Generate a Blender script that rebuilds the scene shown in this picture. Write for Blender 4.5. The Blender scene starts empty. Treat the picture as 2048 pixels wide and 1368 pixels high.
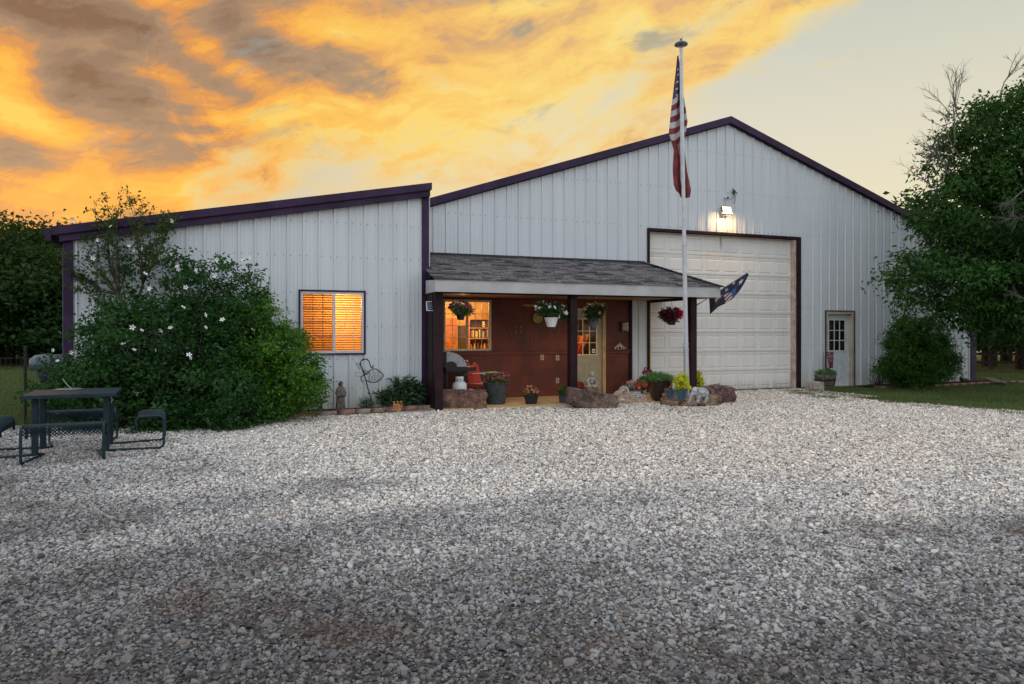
import bpy, bmesh, math, random
import numpy as np
from mathutils import Vector, Matrix, Euler, noise as mnoise
random.seed(7); np.random.seed(7)
SC = bpy.context.scene
COL = SC.collection
R = math.radians

# ------------------------------------------------------------------ camera
# world axes: x runs along the building front, y into the building, z up
F_PX, CX, HY, CAM_H = 1390.0, 1024.0, 665.0, 1.6
TH = R(20.6); CT, ST = math.cos(TH), math.sin(TH)
cam_data = bpy.data.cameras.new('camera'); cam = bpy.data.objects.new('camera', cam_data); COL.objects.link(cam)
cam.location = (0, 0, CAM_H); cam.rotation_euler = (R(90), 0, -TH)
cam_data.sensor_width = 36; cam_data.lens = F_PX / 2048 * 36
cam_data.shift_y = -(684 - HY) / 2048
cam_data.clip_start = 0.05; cam_data.clip_end = 2000
SC.camera = cam
SC.view_settings.view_transform = 'Standard'; SC.view_settings.look = 'None'
SC.view_settings.exposure = 0; SC.view_settings.gamma = 1; SC.view_settings.use_curve_mapping = False

def W(X, Z, z=0.0):                       # metres right of / ahead of the viewpoint -> world
    return Vector((X * CT + Z * ST, -X * ST + Z * CT, z))
def G(x, y, z=0.0):                       # survey point on level z
    Z = F_PX * (CAM_H - z) / (y - HY); return W((x - CX) * Z / F_PX, Z, z)
def P(x, y, V):                           # survey point on the plane y = V
    t = (x - CX) / F_PX; Z = V / (CT - t * ST)
    return Vector((Z * (t * CT + ST), V, CAM_H - (y - HY) / F_PX * Z))
def C(x, y, Z):                           # survey point at distance Z
    return W((x - CX) * Z / F_PX, Z, CAM_H - (y - HY) / F_PX * Z)

# ------------------------------------------------------------------ node helper
class NT:
    def __init__(s, tree): s.t = tree; s.n = tree.nodes; s.l = tree.links
    def new(s, kind, **kw):
        n = s.n.new(kind)
        for k, v in kw.items(): setattr(n, k, v)
        return n
    def put(s, sock, v):
        if v is None: return
        if isinstance(v, bpy.types.NodeSocket): s.l.new(v, sock)
        else:
            try: sock.default_value = v
            except Exception:
                sock.default_value = tuple(v) + (1,) if len(v) == 3 else v
    def m(s, op, a, b=None, c=None, clamp=False):
        n = s.new('ShaderNodeMath', operation=op, use_clamp=clamp)
        s.put(n.inputs[0], a); s.put(n.inputs[1], b); s.put(n.inputs[2], c); return n.outputs[0]
    def vm(s, op, a, b=None):
        n = s.new('ShaderNodeVectorMath', operation=op); s.put(n.inputs[0], a); s.put(n.inputs[1], b)
        return n.outputs['Value'] if op in ('DOT_PRODUCT', 'LENGTH') else n.outputs[0]
    def mix(s, f, a, b, blend='MIX'):
        n = s.new('ShaderNodeMix', data_type='RGBA', blend_type=blend); n.clamp_factor = True
        s.put(n.inputs[0], f); s.put(n.inputs[6], a); s.put(n.inputs[7], b); return n.outputs[2]
    def ss(s, x, a, b, lo=0.0, hi=1.0):
        n = s.new('ShaderNodeMapRange', interpolation_type='SMOOTHSTEP')
        s.put(n.inputs[0], x); s.put(n.inputs[1], a); s.put(n.inputs[2], b); s.put(n.inputs[3], lo); s.put(n.inputs[4], hi)
        return n.outputs[0]
    def noise(s, vec, scale, detail=5, rough=.55, dist=0.0, dim='3D'):
        n = s.new('ShaderNodeTexNoise', noise_dimensions=dim); s.put(n.inputs['Vector'], vec)
        n.inputs['Scale'].default_value = scale; n.inputs['Detail'].default_value = detail
        n.inputs['Roughness'].default_value = rough; n.inputs['Distortion'].default_value = dist
        return n.outputs[0]
    def comb(s, x, y, z=0.0):
        n = s.new('ShaderNodeCombineXYZ'); s.put(n.inputs[0], x); s.put(n.inputs[1], y); s.put(n.inputs[2], z); return n.outputs[0]
    def ramp(s, f, stops, interp='LINEAR'):
        n = s.new('ShaderNodeValToRGB'); s.put(n.inputs[0], f); r = n.color_ramp; r.interpolation = interp
        while len(r.elements) < len(stops): r.elements.new(.5)
        for e, (p, c) in zip(r.elements, stops): e.position = p; e.color = tuple(c) + (1,) if len(c) == 3 else c
        return n.outputs[0]

def lin(r, g, b):                         # sRGB 0-255 -> linear
    f = lambda c: (c / 255 / 12.92) if c <= 10 else ((c / 255 + .055) / 1.055) ** 2.4
    return (f(r), f(g), f(b))

# ------------------------------------------------------------------ sky
SUN_AZ = TH - R(34)                        # bearing of the sunset, clockwise from +y (left of the view)
SUN_EL = R(5)
w = bpy.data.worlds.new('World'); SC.world = w; w.use_nodes = True
k = NT(w.node_tree); k.n.clear()
tc = k.new('ShaderNodeTexCoord'); d = tc.outputs['Generated']
sep = k.new('ShaderNodeSeparateXYZ'); k.l.new(d, sep.inputs[0])
# azimuth measured from the front bearing, elevation
dF = k.vm('DOT_PRODUCT', d, (ST, CT, 0)); dR = k.vm('DOT_PRODUCT', d, (CT, -ST, 0)); dz = sep.outputs[2]
az = k.m('ARCTAN2', dR, dF); el = k.m('ARCSINE', dz)
def AE(x, y):
    a = math.atan((x - CX) / F_PX); return a, math.atan((HY - y) / F_PX * math.cos(a))
def blob(x, y, ra, re, rot=0.0):
    a0, e0 = AE(x, y); ra /= F_PX; re /= F_PX
    u = k.m('SUBTRACT', az, a0); v = k.m('SUBTRACT', el, e0); c, s_ = math.cos(rot), math.sin(rot)
    p = k.m('ADD', k.m('MULTIPLY', u, c), k.m('MULTIPLY', v, s_)); q = k.m('SUBTRACT', k.m('MULTIPLY', v, c), k.m('MULTIPLY', u, s_))
    p = k.m('DIVIDE', p, ra); q = k.m('DIVIDE', q, re)
    r2 = k.m('ADD', k.m('MULTIPLY', p, p), k.m('MULTIPLY', q, q))
    return k.m('EXPONENT', k.m('MULTIPLY', r2, -1.0))
def blobs(lst):
    acc = None
    for b in lst:
        wgt = b[0]; v = k.m('MULTIPLY', blob(*b[1:]), wgt); acc = v if acc is None else k.m('ADD', acc, v)
    return acc
def streak(deg, su, sv, zc, wamp, wfreq):
    r0 = R(deg); u_ = k.m('ADD', k.m('MULTIPLY', az, math.cos(r0)), k.m('MULTIPLY', el, math.sin(r0))); v_ = k.m('SUBTRACT', k.m('MULTIPLY', el, math.cos(r0)), k.m('MULTIPLY', az, math.sin(r0)))
    wn = k.new('ShaderNodeTexNoise'); k.put(wn.inputs['Vector'], k.comb(u_, v_, zc + 9)); wn.inputs['Scale'].default_value = wfreq; wn.inputs['Detail'].default_value = 2
    off = k.vm('MULTIPLY', k.vm('SUBTRACT', wn.outputs['Color'], (.5, .5, .5)), (wamp, wamp, 0))
    return k.vm('ADD', k.comb(k.m('MULTIPLY', u_, su), k.m('MULTIPLY', v_, sv), zc), off)
v1 = streak(14, 1.0, 2.6, .7, .5, 3.0); v2 = streak(9, 1.0, 3.6, 5.3, .35, 5.0); v3 = streak(20, 1.0, 2.2, 2.2, .25, 8.0)
nA = k.noise(v1, 3.2, 10, .56); nB = k.noise(v2, 5.5, 11, .60); nC = k.noise(v3, 16.0, 9, .66); nD = k.noise(streak(10, 1.0, 2.4, 8.1, .3, 4), 7.5, 10, .62)
# clear sky
cl = k.ramp(k.m('MULTIPLY', el, 2.0), [(0.0, lin(246, 226, 176)), (.22, lin(240, 226, 188)), (.5, lin(226, 219, 196)), (.85, lin(200, 202, 190)), (1.0, lin(192, 196, 188))])
left = k.ss(az, -.65, .1)
cl = k.mix(k.m('MULTIPLY', k.m('SUBTRACT', 1.0, left), .85), cl, lin(186, 172, 146))
# lower edge of the cloud deck
fc = k.new('ShaderNodeFloatCurve'); cm = fc.mapping.curves[0]
edge = [(-60, 900), (120, 820), (260, 700), (350, 540), (430, 440), (560, 420), (680, 375), (820, 412), (980, 375), (1120, 320), (1290, 250), (1430, 170), (1560, 100), (1700, 20), (1800, -60), (2048, -220)]
pts = [((AE(x, y)[0] + .8) / 1.6, max(0.0, (AE(x, y)[1] + .2))) for x, y in edge]
cm.points[0].location = (0, 0); cm.points[1].location = (1, .75)
for p in pts: cm.points.new(*p)
fc.mapping.update()
k.put(fc.inputs['Value'], k.m('DIVIDE', k.m('ADD', az, .8), 1.6, clamp=True)); fc.inputs['Factor'].default_value = 1
thr = k.m('SUBTRACT', fc.outputs[0], .2)
cov = k.m('SUBTRACT', el, thr)
cov = k.m('ADD', cov, k.m('MULTIPLY', k.m('SUBTRACT', nA, .5), .22))
cov = k.m('ADD', cov, k.m('MULTIPLY', k.m('SUBTRACT', nB, .5), .20))
cov = k.m('ADD', cov, k.m('MULTIPLY', k.m('SUBTRACT', nC, .5), .12))
cov = k.m('SUBTRACT', cov, blobs([(.09, 1010, 55, 110, 30, .25), (.10, 860, 150, 90, 30, -.2), (.06, 450, 60, 90, 80, -.5), (.05, 1350, 100, 120, 40, .5)]))
cov = k.m('ADD', cov, blobs([(.05, 1230, 285, 190, 26, .22), (.065, 1400, 150, 150, 16, .35), (.085, 1790, 106, 30, 8, .12), (.075, 1690, 120, 60, 7, .1), (.06, 1480, 80, 160, 30, .3), (.06, 1560, 20, 140, 20, .25)]))
cover = k.ss(cov, -.03, .10)
# thickness of the deck decides how much sunset light comes through
T = k.m('ADD', .435, k.m('MULTIPLY', k.m('SUBTRACT', nA, .5), 1.1))
T = k.m('ADD', T, k.m('MULTIPLY', k.m('SUBTRACT', nB, .5), 1.3)); T = k.m('ADD', T, k.m('MULTIPLY', k.m('SUBTRACT', nC, .5), .55))
T = k.m('ADD', T, blobs([(.24, 170, 120, 170, 85, -.35), (.26, 60, 0, 260, 55, 0), (.24, 300, 235, 190, 60, -.35), (.20, 480, 40, 150, 50, -.5), (.30, 800, 8, 270, 32, 0), (.20, 470, 180, 110, 24, -.3), (.22, 1010, 60, 90, 26, .3), (.18, 700, 190, 110, 16, .1), (.2, 20, 310, 70, 22, 0), (.1, 600, 290, 160, 30, 0)]))
T = k.m('SUBTRACT', T, blobs([(.40, 20, 150, 60, 42, -.5), (.3, 40, 225, 80, 26, -.4), (.32, 330, 150, 60, 26, -.3), (.34, 430, 110, 130, 34, -.55), (.36, 700, 62, 110, 22, .1), (.42, 1030, 18, 120, 16, .1), (.16, 620, 250, 250, 50, 0), (.18, 250, 400, 460, 80, .1), (.20, 950, 230, 280, 90, .2)]))
T = k.m('SUBTRACT', T, k.m('MULTIPLY', k.ss(cov, .0, .16, 1, 0), .30))
wr = k.ss(az, -.46, .16)
warm = k.ramp(T, [(0.0, lin(255, 214, 94)), (.20, lin(254, 194, 74)), (.38, lin(248, 176, 70)), (.50, lin(222, 154, 84)), (.66, lin(172, 140, 110)), (.86, lin(152, 124, 100)), (1.0, lin(136, 104, 78))], 'EASE')
pale = k.ramp(T, [(0.0, lin(255, 230, 136)), (.22, lin(253, 220, 126)), (.42, lin(246, 206, 124)), (.56, lin(230, 190, 128)), (.72, lin(186, 170, 140)), (.88, lin(160, 140, 112)), (1.0, lin(140, 112, 84))], 'EASE')
cloud = k.mix(1.0, k.mix(wr, warm, pale), (.97, .91, .88), 'MULTIPLY')
gap = k.m('MULTIPLY', k.ss(nD, .55, .70), k.ss(el, .16, .34)); cloud = k.mix(k.m('MULTIPLY', gap, .75), cloud, lin(152, 152, 144))
skyc = k.mix(cover, cl, cloud)
# the open sky away from the sunset
back = k.ramp(k.m('MULTIPLY', el, .64, clamp=True), [(0.0, lin(222, 224, 226)), (.4, lin(214, 226, 240)), (1.0, lin(222, 232, 244))])
infront = k.m('MULTIPLY', k.ss(dF, .30, .62), k.ss(el, .75, 1.1, 1.0, 0.0))
skyc = k.mix(infront, back, skyc)
bg = k.new('ShaderNodeBackground'); k.put(bg.inputs[0], skyc)
k.put(bg.inputs[1], k.m('ADD', k.m('MULTIPLY', infront, -.50), 1.50))
ns = k.new('ShaderNodeTexSky', sky_type='NISHITA'); ns.sun_disc = False; ns.sun_elevation = SUN_EL; ns.sun_rotation = SUN_AZ
bg2 = k.new('ShaderNodeBackground'); k.put(bg2.inputs[0], ns.outputs[0]); bg2.inputs[1].default_value = .006
ad = k.new('ShaderNodeAddShader'); k.l.new(bg.outputs[0], ad.inputs[0]); k.l.new(bg2.outputs[0], ad.inputs[1])
wo = k.new('ShaderNodeOutputWorld'); k.l.new(ad.outputs[0], wo.inputs[0])
w.cycles.sampling_method = 'MANUAL'; w.cycles.sample_map_resolution = 512

# ------------------------------------------------------------------ sun (low, veiled by the clouds)
sd = bpy.data.lights.new('sun', 'SUN'); sd.energy = .8; sd.angle = R(12); sd.color = (1, .62, .3)
so = bpy.data.objects.new('sun', sd); COL.objects.link(so); so.location = (-40, 60, 20)
sv = Vector((math.sin(SUN_AZ) * math.cos(SUN_EL), math.cos(SUN_AZ) * math.cos(SUN_EL), math.sin(SUN_EL)))
so.rotation_euler = sv.to_track_quat('Z', 'Y').to_euler()
SC.cycles.max_bounces = 6; SC.cycles.diffuse_bounces = 3; SC.cycles.transparent_max_bounces = 12
SC.cycles.sample_clamp_indirect = 4; SC.cycles.use_denoising = True

# ------------------------------------------------------------------ materials
MATS = {}
def mat(name, col=None, rough=.6, metal=0.0, var=.12, vscale=6.0, bump=0.0, bscale=40.0, spec=.4, col2=None, coat=0.0):
    if name in MATS: return MATS[name]
    m = bpy.data.materials.new(name); m.use_nodes = True; q = NT(m.node_tree)
    b = q.n['Principled BSDF']; tcn = q.new('ShaderNodeTexCoord'); o = tcn.outputs['Object']
    nz = q.noise(o, vscale, 6, .6)
    c2 = col2 if col2 else tuple(max(0, c * (1 - 2.2 * var)) for c in col)
    c1 = col if col2 else tuple(min(1, c * (1 + var)) for c in col)
    c = q.mix(q.ss(nz, .3, .7), c2, c1)
    q.put(b.inputs['Base Color'], c)
    q.put(b.inputs['Roughness'], q.m('ADD', q.m('MULTIPLY', q.noise(o, vscale * 2.3, 4), .25), rough - .12, clamp=True))
    b.inputs['Metallic'].default_value = metal; b.inputs['Specular IOR Level'].default_value = spec
    b.inputs['Coat Weight'].default_value = coat
    if bump > 0:
        bn = q.new('ShaderNodeBump'); bn.inputs['Strength'].default_value = 1; bn.inputs['Distance'].default_value = bump
        q.put(bn.inputs['Height'], q.noise(o, bscale, 6, .6)); q.l.new(bn.outputs[0], b.inputs['Normal'])
    MATS[name] = m; return m
def leaf_mat(name, dark, light, trans=.3, gloss=.35, rough=.45):
    if name in MATS: return MATS[name]
    m = bpy.data.materials.new(name); m.use_nodes = True; q = NT(m.node_tree); b = q.n['Principled BSDF']
    a = q.new('ShaderNodeAttribute', attribute_name='tint')
    c = q.mix(a.outputs['Fac'], dark, light)
    b.inputs['Roughness'].default_value = rough; b.inputs['Specular IOR Level'].default_value = gloss
    q.put(b.inputs['Base Color'], c)
    t = q.new('ShaderNodeBsdfTranslucent'); q.put(t.inputs[0], q.mix(.5, c, tuple(min(1, x * 1.5) for x in light)))
    mx = q.new('ShaderNodeMixShader'); mx.inputs[0].default_value = trans
    q.l.new(b.outputs[0], mx.inputs[1]); q.l.new(t.outputs[0], mx.inputs[2]); q.l.new(mx.outputs[0], q.n['Material Output'].inputs[0])
    MATS[name] = m; return m
def emit_mat(name, col, strength):
    m = bpy.data.materials.new(name); m.use_nodes = True; q = NT(m.node_tree); b = q.n['Principled BSDF']
    b.inputs['Base Color'].default_value = tuple(col) + (1,); b.inputs['Emission Color'].default_value = tuple(col) + (1,)
    b.inputs['Emission Strength'].default_value = strength; MATS[name] = m; return m
def glass_mat(name='window_glass', tint=(1, 1, 1), refl=.08):
    if name in MATS: return MATS[name]
    m = bpy.data.materials.new(name); m.use_nodes = True; q = NT(m.node_tree)
    tr = q.new('ShaderNodeBsdfTransparent'); tr.inputs[0].default_value = tuple(tint) + (1,)
    gl = q.new('ShaderNodeBsdfGlossy'); gl.inputs['Roughness'].default_value = .03
    fr = q.new('ShaderNodeFresnel'); fr.inputs[0].default_value = 1.45
    mx = q.new('ShaderNodeMixShader'); q.put(mx.inputs[0], q.m('MULTIPLY', fr.outputs[0], refl * 10, clamp=True))
    q.l.new(tr.outputs[0], mx.inputs[1]); q.l.new(gl.outputs[0], mx.inputs[2]); q.l.new(mx.outputs[0], q.n['Material Output'].inputs[0])
    MATS[name] = m; return m

# ------------------------------------------------------------------ mesh helpers
class MB:
    def __init__(s): s.v = []; s.f = []; s.mi = []; s.xf = Matrix.Identity(4)
    def add(s, vs, fs, mi=0):
        o = len(s.v)
        for p in vs: s.v.append(tuple(s.xf @ Vector(p)))
        for f in fs: s.f.append(tuple(i + o for i in f)); s.mi.append(mi)
        return s
    def quad(s, a, b, c, d_, mi=0): return s.add([a, b, c, d_], [(0, 1, 2, 3)], mi)
    def box(s, x0, x1, y0, y1, z0, z1, mi=0):
        return s.add([(x0, y0, z0), (x1, y0, z0), (x1, y1, z0), (x0, y1, z0), (x0, y0, z1), (x1, y0, z1), (x1, y1, z1), (x0, y1, z1)],
                     [(0, 3, 2, 1), (4, 5, 6, 7), (0, 1, 5, 4), (1, 2, 6, 5), (2, 3, 7, 6), (3, 0, 4, 7)], mi)
    def cbox(s, c, sz, rot=(0, 0, 0), mi=0):
        M = Matrix.Translation(c) @ Euler(rot).to_matrix().to_4x4(); h = [q / 2 for q in sz]
        vs = [tuple(M @ Vector((sx * h[0], sy * h[1], sz_ * h[2]))) for sx, sy, sz_ in
              [(-1, -1, -1), (1, -1, -1), (1, 1, -1), (-1, 1, -1), (-1, -1, 1), (1, -1, 1), (1, 1, 1), (-1, 1, 1)]]
        return s.add(vs, [(0, 3, 2, 1), (4, 5, 6, 7), (0, 1, 5, 4), (1, 2, 6, 5), (2, 3, 7, 6), (3, 0, 4, 7)], mi)
    def tube(s, pts, r, seg=8, mi=0, caps=True):
        pts = [Vector(p) for p in pts]; n = len(pts)
        rs = r if isinstance(r, (list, tuple)) else [r] * n
        vs = []; up = Vector((0, 0, 1))
        prev = None
        for i, p in enumerate(pts):
            t = (pts[min(i + 1, n - 1)] - pts[max(i - 1, 0)]).normalized() if n > 1 else up
            if prev is None:
                a = t.cross(up); a = a.normalized() if a.length > 1e-3 else Vector((1, 0, 0))
            else:
                a = prev - t * prev.dot(t); a = a.normalized() if a.length > 1e-5 else t.orthogonal().normalized()
            prev = a; b = t.cross(a).normalized()
            for j in range(seg):
                th = 2 * math.pi * j / seg; vs.append(tuple(p + (a * math.cos(th) + b * math.sin(th)) * rs[i]))
        fs = []
        for i in range(n - 1):
            for j in range(seg):
                fs.append((i * seg + j, i * seg + (j + 1) % seg, (i + 1) * seg + (j + 1) % seg, (i + 1) * seg + j))
        if caps: fs.append(tuple(range(seg - 1, -1, -1))); fs.append(tuple((n - 1) * seg + j for j in range(seg)))
        return s.add(vs, fs, mi)
    def lathe(s, prof, c=(0, 0, 0), seg=24, mi=0, sx=1, sy=1):
        vs = []; fs = []; n = len(prof)
        for r_, z in prof:
            for j in range(seg):
                th = 2 * math.pi * j / seg; vs.append((c[0] + r_ * math.cos(th) * sx, c[1] + r_ * math.sin(th) * sy, c[2] + z))
        for i in range(n - 1):
            for j in range(seg):
                fs.append((i * seg + j, i * seg + (j + 1) % seg, (i + 1) * seg + (j + 1) % seg, (i + 1) * seg + j))
        if prof[0][0] > 1e-4: fs.append(tuple(range(seg - 1, -1, -1)))
        if prof[-1][0] > 1e-4: fs.append(tuple((n - 1) * seg + j for j in range(seg)))
        return s.add(vs, fs, mi)
    def prism(s, poly, y0, y1, mi=0):                   # polygon in x,z extruded along y
        n = len(poly); vs = [(x, y0, z) for x, z in poly] + [(x, y1, z) for x, z in poly]
        fs = [tuple(range(n)), tuple(range(2 * n - 1, n - 1, -1))] + [(i, i + n, (i + 1) % n + n, (i + 1) % n) for i in range(n)]
        return s.add(vs, fs, mi)
    def prismx(s, poly, x0, x1, mi=0):                  # polygon in y,z extruded along x
        n = len(poly); vs = [(x0, y, z) for y, z in poly] + [(x1, y, z) for y, z in poly]
        fs = [tuple(range(n)), tuple(range(2 * n - 1, n - 1, -1))] + [(i, i + n, (i + 1) % n + n, (i + 1) % n) for i in range(n)]
        return s.add(vs, fs, mi)
    def blob(s, c, r, sub=3, amp=.18, freq=1.5, seed=0, mi=0, flat=0.0):
        bm = bmesh.new(); bmesh.ops.create_icosphere(bm, subdivisions=sub, radius=1)
        rr = r if isinstance(r, (tuple, list)) else (r, r, r); vs = []
        for v in bm.verts:
            p = v.co.copy(); q = p * freq + Vector((seed * 3.7, seed * 1.3, seed * 7.1))
            k_ = 1 + amp * mnoise.fractal(q, 1.0, 2.0, 4)
            if flat: k_ *= 1 - flat * abs(mnoise.cell(p * 1.7 + Vector((seed, seed, seed)))) * .3
            vs.append((c[0] + p.x * rr[0] * k_, c[1] + p.y * rr[1] * k_, c[2] + p.z * rr[2] * k_))
        fs = [tuple(v.index for v in f.verts) for f in bm.faces]; bm.free()
        return s.add(vs, fs, mi)
    def build(s, name, mats, parent=None, loc=None, rot=None, smooth=False, bevel=0.0, origin=None, autosmooth=False):
        me = bpy.data.meshes.new(name); me.from_pydata(s.v, [], s.f)
        mats = mats if isinstance(mats, (list, tuple)) else [mats]
        for m_ in mats: me.materials.append(m_)
        if len(mats) > 1: me.polygons.foreach_set('material_index', s.mi)
        if smooth: me.polygons.foreach_set('use_smooth', [True] * len(s.f))
        bm = bmesh.new(); bm.from_mesh(me)
        if s.v and len(s.v) < 60000: bmesh.ops.recalc_face_normals(bm, faces=bm.faces)
        bm.to_mesh(me); bm.free()
        if smooth and autosmooth: me.set_sharp_from_angle(angle=R(40))
        me.update()
        o = bpy.data.objects.new(name, me); COL.objects.link(o)
        if parent: o.parent = parent
        if loc is not None: o.location = loc
        if rot is not None: o.rotation_euler = rot if hasattr(rot, '__len__') else (0, 0, rot)
        if bevel > 0:
            b = o.modifiers.new('bevel', 'BEVEL'); b.width = bevel; b.segments = 2; b.limit_method = 'ANGLE'
        return o
def tag(o, label=None, cat=None, group=None, kind=None):
    if label: o['label'] = label
    if cat: o['category'] = cat
    if group: o['group'] = group
    if kind: o['kind'] = kind
    return o
def thing(name, label, cat, loc=(0, 0, 0), rz=0.0, group=None, kind=None):
    o = bpy.data.objects.new(name, None); COL.objects.link(o); o.location = loc; o.rotation_euler = (0, 0, rz)
    o.empty_display_size = .2
    return tag(o, label, cat, group, kind)
def kids(o): return [c for c in bpy.data.objects if c.parent == o]
def copy_tree(o, parent=None):
    c = o.copy(); COL.objects.link(c); c.parent = parent
    for ch in kids(o): copy_tree(ch, c)
    return c

def raw_mesh(name, verts, faces, matl, parent=None, tint=None, loc=None, smooth=False):
    """verts (n,3), faces (m,k) numpy"""
    me = bpy.data.meshes.new(name); n, kk = faces.shape
    me.vertices.add(len(verts)); me.vertices.foreach_set('co', verts.astype(np.float32).ravel())
    me.loops.add(n * kk); me.loops.foreach_set('vertex_index', faces.astype(np.int32).ravel())
    me.polygons.add(n); me.polygons.foreach_set('loop_start', np.arange(0, n * kk, kk, dtype=np.int32))
    if tint is not None:
        a = me.attributes.new('tint', 'FLOAT', 'FACE'); a.data.foreach_set('value', tint.astype(np.float32))
    if smooth: me.polygons.foreach_set('use_smooth', np.ones(n, dtype=bool))
    me.update(calc_edges=True); me.materials.append(matl)
    o = bpy.data.objects.new(name, me); COL.objects.link(o)
    if parent: o.parent = parent
    if loc is not None: o.location = loc
    return o
def leaf_arrays(pts, size, aspect=.45, up=.5, out=None, fold=.25, rng=None, droop=0.0):
    """pointed two-sided leaves folded at the midrib; returns verts, faces"""
    n = len(pts); rng = rng or np.random
    nrm = rng.normal(size=(n, 3)); nrm[:, 2] += up * 2.0
    if out is not None: nrm += out * 1.0
    nrm /= np.linalg.norm(nrm, axis=1, keepdims=True) + 1e-9
    ax = rng.normal(size=(n, 3)); 
    if out is not None: ax += out * .8
    ax[:, 2] -= droop
    ax -= nrm * np.sum(ax * nrm, axis=1, keepdims=True); ax /= np.linalg.norm(ax, axis=1, keepdims=True) + 1e-9
    bx = np.cross(nrm, ax)
    L = (size * (.6 + .8 * rng.random(n)))[:, None]; w_ = L * aspect * .5
    base = pts; tip = pts + ax * L - nrm * L * .12
    lm = pts + ax * L * .45 + bx * w_ + nrm * L * fold * aspect; rm = pts + ax * L * .45 - bx * w_ + nrm * L * fold * aspect
    v = np.stack([base, rm, tip, lm], axis=1).reshape(-1, 3); i = np.arange(n)[:, None] * 4
    f = np.concatenate([i + np.array([[0, 1, 2]]), i + np.array([[0, 2, 3]])], axis=1).reshape(-1, 3)
    return v, f
def clusters(ell, K, shell=.5, rng=None, zmin=None):
    rng = rng or np.random; ell = np.array(ell, dtype=float); wts = ell[:, 3] * ell[:, 4] * ell[:, 5]; wts = wts / wts.sum()
    idx = rng.choice(len(ell), K, p=wts); dv = rng.normal(size=(K, 3)); dv /= np.linalg.norm(dv, axis=1, keepdims=True)
    r_ = (shell + (1 - shell) * rng.random(K) ** .6)[:, None]
    p = ell[idx, :3] + dv * r_ * ell[idx, 3:6]
    if zmin is not None: p[:, 2] = np.maximum(p[:, 2], zmin + rng.random(K) * .12)
    return p, dv
def crown(name, ell, K, per, rc, leaf, matl, parent, rng, aspect=.45, up=.5, shell=.5, zmin=None, droop=0.0, trim=None):
    cp, dv = clusters(ell, K, shell, rng, zmin)
    if trim is not None:
        kp = trim(cp); cp, dv = cp[kp], dv[kp]; K = len(cp)
    rad = rc * (.5 + rng.random(K) * .9)
    cnt = np.maximum(3, (per * (rad / rc) ** 1.5).astype(int)); idx = np.repeat(np.arange(K), cnt)
    off = rng.normal(size=(len(idx), 3)) * rad[idx][:, None] * np.array([[.55, .55, .42]])
    pts = cp[idx] + off
    if zmin is not None: pts[:, 2] = np.maximum(pts[:, 2], zmin)
    v, f = leaf_arrays(pts, leaf, aspect, up, dv[idx] * .8, rng=rng, droop=droop)
    ct = rng.random(K)                                     # each spray of leaves has its own age and colour
    tint = np.clip(ct[idx] * .55 + rng.random(len(idx)) * .55 - .05, 0, 1); tint = np.repeat(tint, 2)
    return raw_mesh(name, v, f, matl, parent, tint), cp, rad
def branches(name, base, cps, matl, parent, r0=.05, r1=.006, split=None, rng=None, seg=5, sag=.0, frac=.45):
    mb = MB(); rng = rng or np.random
    for p in cps:
        b = Vector(base[rng.integers(len(base))]) if isinstance(base, list) else Vector(base)
        p = Vector(p); mid = b.lerp(p, frac) + Vector(rng.normal(size=3) * (p - b).length * .07); m2 = b.lerp(p, .75) + Vector(rng.normal(size=3) * (p - b).length * .05)
        mb.tube([b, mid, m2, p], [r0, r0 * .55 + r1 * .4, r1 * 2.0, r1], seg, caps=False)
    return mb.build(name, matl, parent, smooth=True)
# ------------------------------------------------------------------ common materials
def siding_mat():
    m = bpy.data.materials.new('white_steel'); m.use_nodes = True; q = NT(m.node_tree); b = q.n['Principled BSDF']
    g = q.new('ShaderNodeNewGeometry'); p = g.outputs['Position']; s_ = q.new('ShaderNodeSeparateXYZ'); q.l.new(p, s_.inputs[0])
    st = q.noise(q.comb(q.m('MULTIPLY', s_.outputs[0], 3.3), q.m('MULTIPLY', s_.outputs[1], 3.3), q.m('MULTIPLY', s_.outputs[2], .22)), 1.6, 6, .65)
    big = q.noise(p, .35, 3); fine = q.noise(p, 14, 4)
    c = q.mix(q.ss(st, .3, .75), (.66, .675, .685), (.60, .615, .63))
    c = q.mix(q.m('MULTIPLY', q.ss(big, .35, .7), .25), c, (.52, .54, .56))
    sheet = q.new('ShaderNodeTexWhiteNoise', noise_dimensions='1D'); q.put(sheet.inputs['W'], q.m('FLOOR', q.m('DIVIDE', s_.outputs[0], .9144)))
    c = q.mix(q.m('MULTIPLY', sheet.outputs[0], .12), c, (.40, .42, .44))
    low = q.m('MULTIPLY', q.ss(s_.outputs[2], .05, .9, 1, 0), q.ss(st, .35, .6, .15, .75))
    c = q.mix(low, c, (.38, .35, .27))                   # splash and algae near the ground
    q.put(b.inputs['Base Color'], c); q.put(b.inputs['Roughness'], q.m('ADD', q.m('MULTIPLY', fine, .2), .38))
    b.inputs['Specular IOR Level'].default_value = .35
    bn = q.new('ShaderNodeBump'); bn.inputs['Distance'].default_value = .022; bn.inputs['Strength'].default_value = .6
    q.put(bn.inputs['Height'], q.noise(q.comb(s_.outputs[0], s_.outputs[1], q.m('MULTIPLY', s_.outputs[2], .35)), 1.7, 3)); q.l.new(bn.outputs[0], b.inputs['Normal'])
    return m
M_SID = siding_mat()
M_SCREW = mat('screw', (.20, .21, .22), .4, .6)
M_PURP = mat('purple_steel', (.040, .017, .052), .5, var=.2, vscale=2.5, spec=.22)
M_MAROON = mat('maroon_paint', (.024, .0085, .0115), .6, spec=.2, var=.25, vscale=3, bump=.002, bscale=30)
M_REDWOOD = mat('redbrown_board', (.130, .027, .011), .55, var=.2, vscale=1.3, bump=.002, bscale=25)
M_BEIGE = mat('beige_trim', (.50, .42, .34), .5, var=.12, vscale=3)
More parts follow.
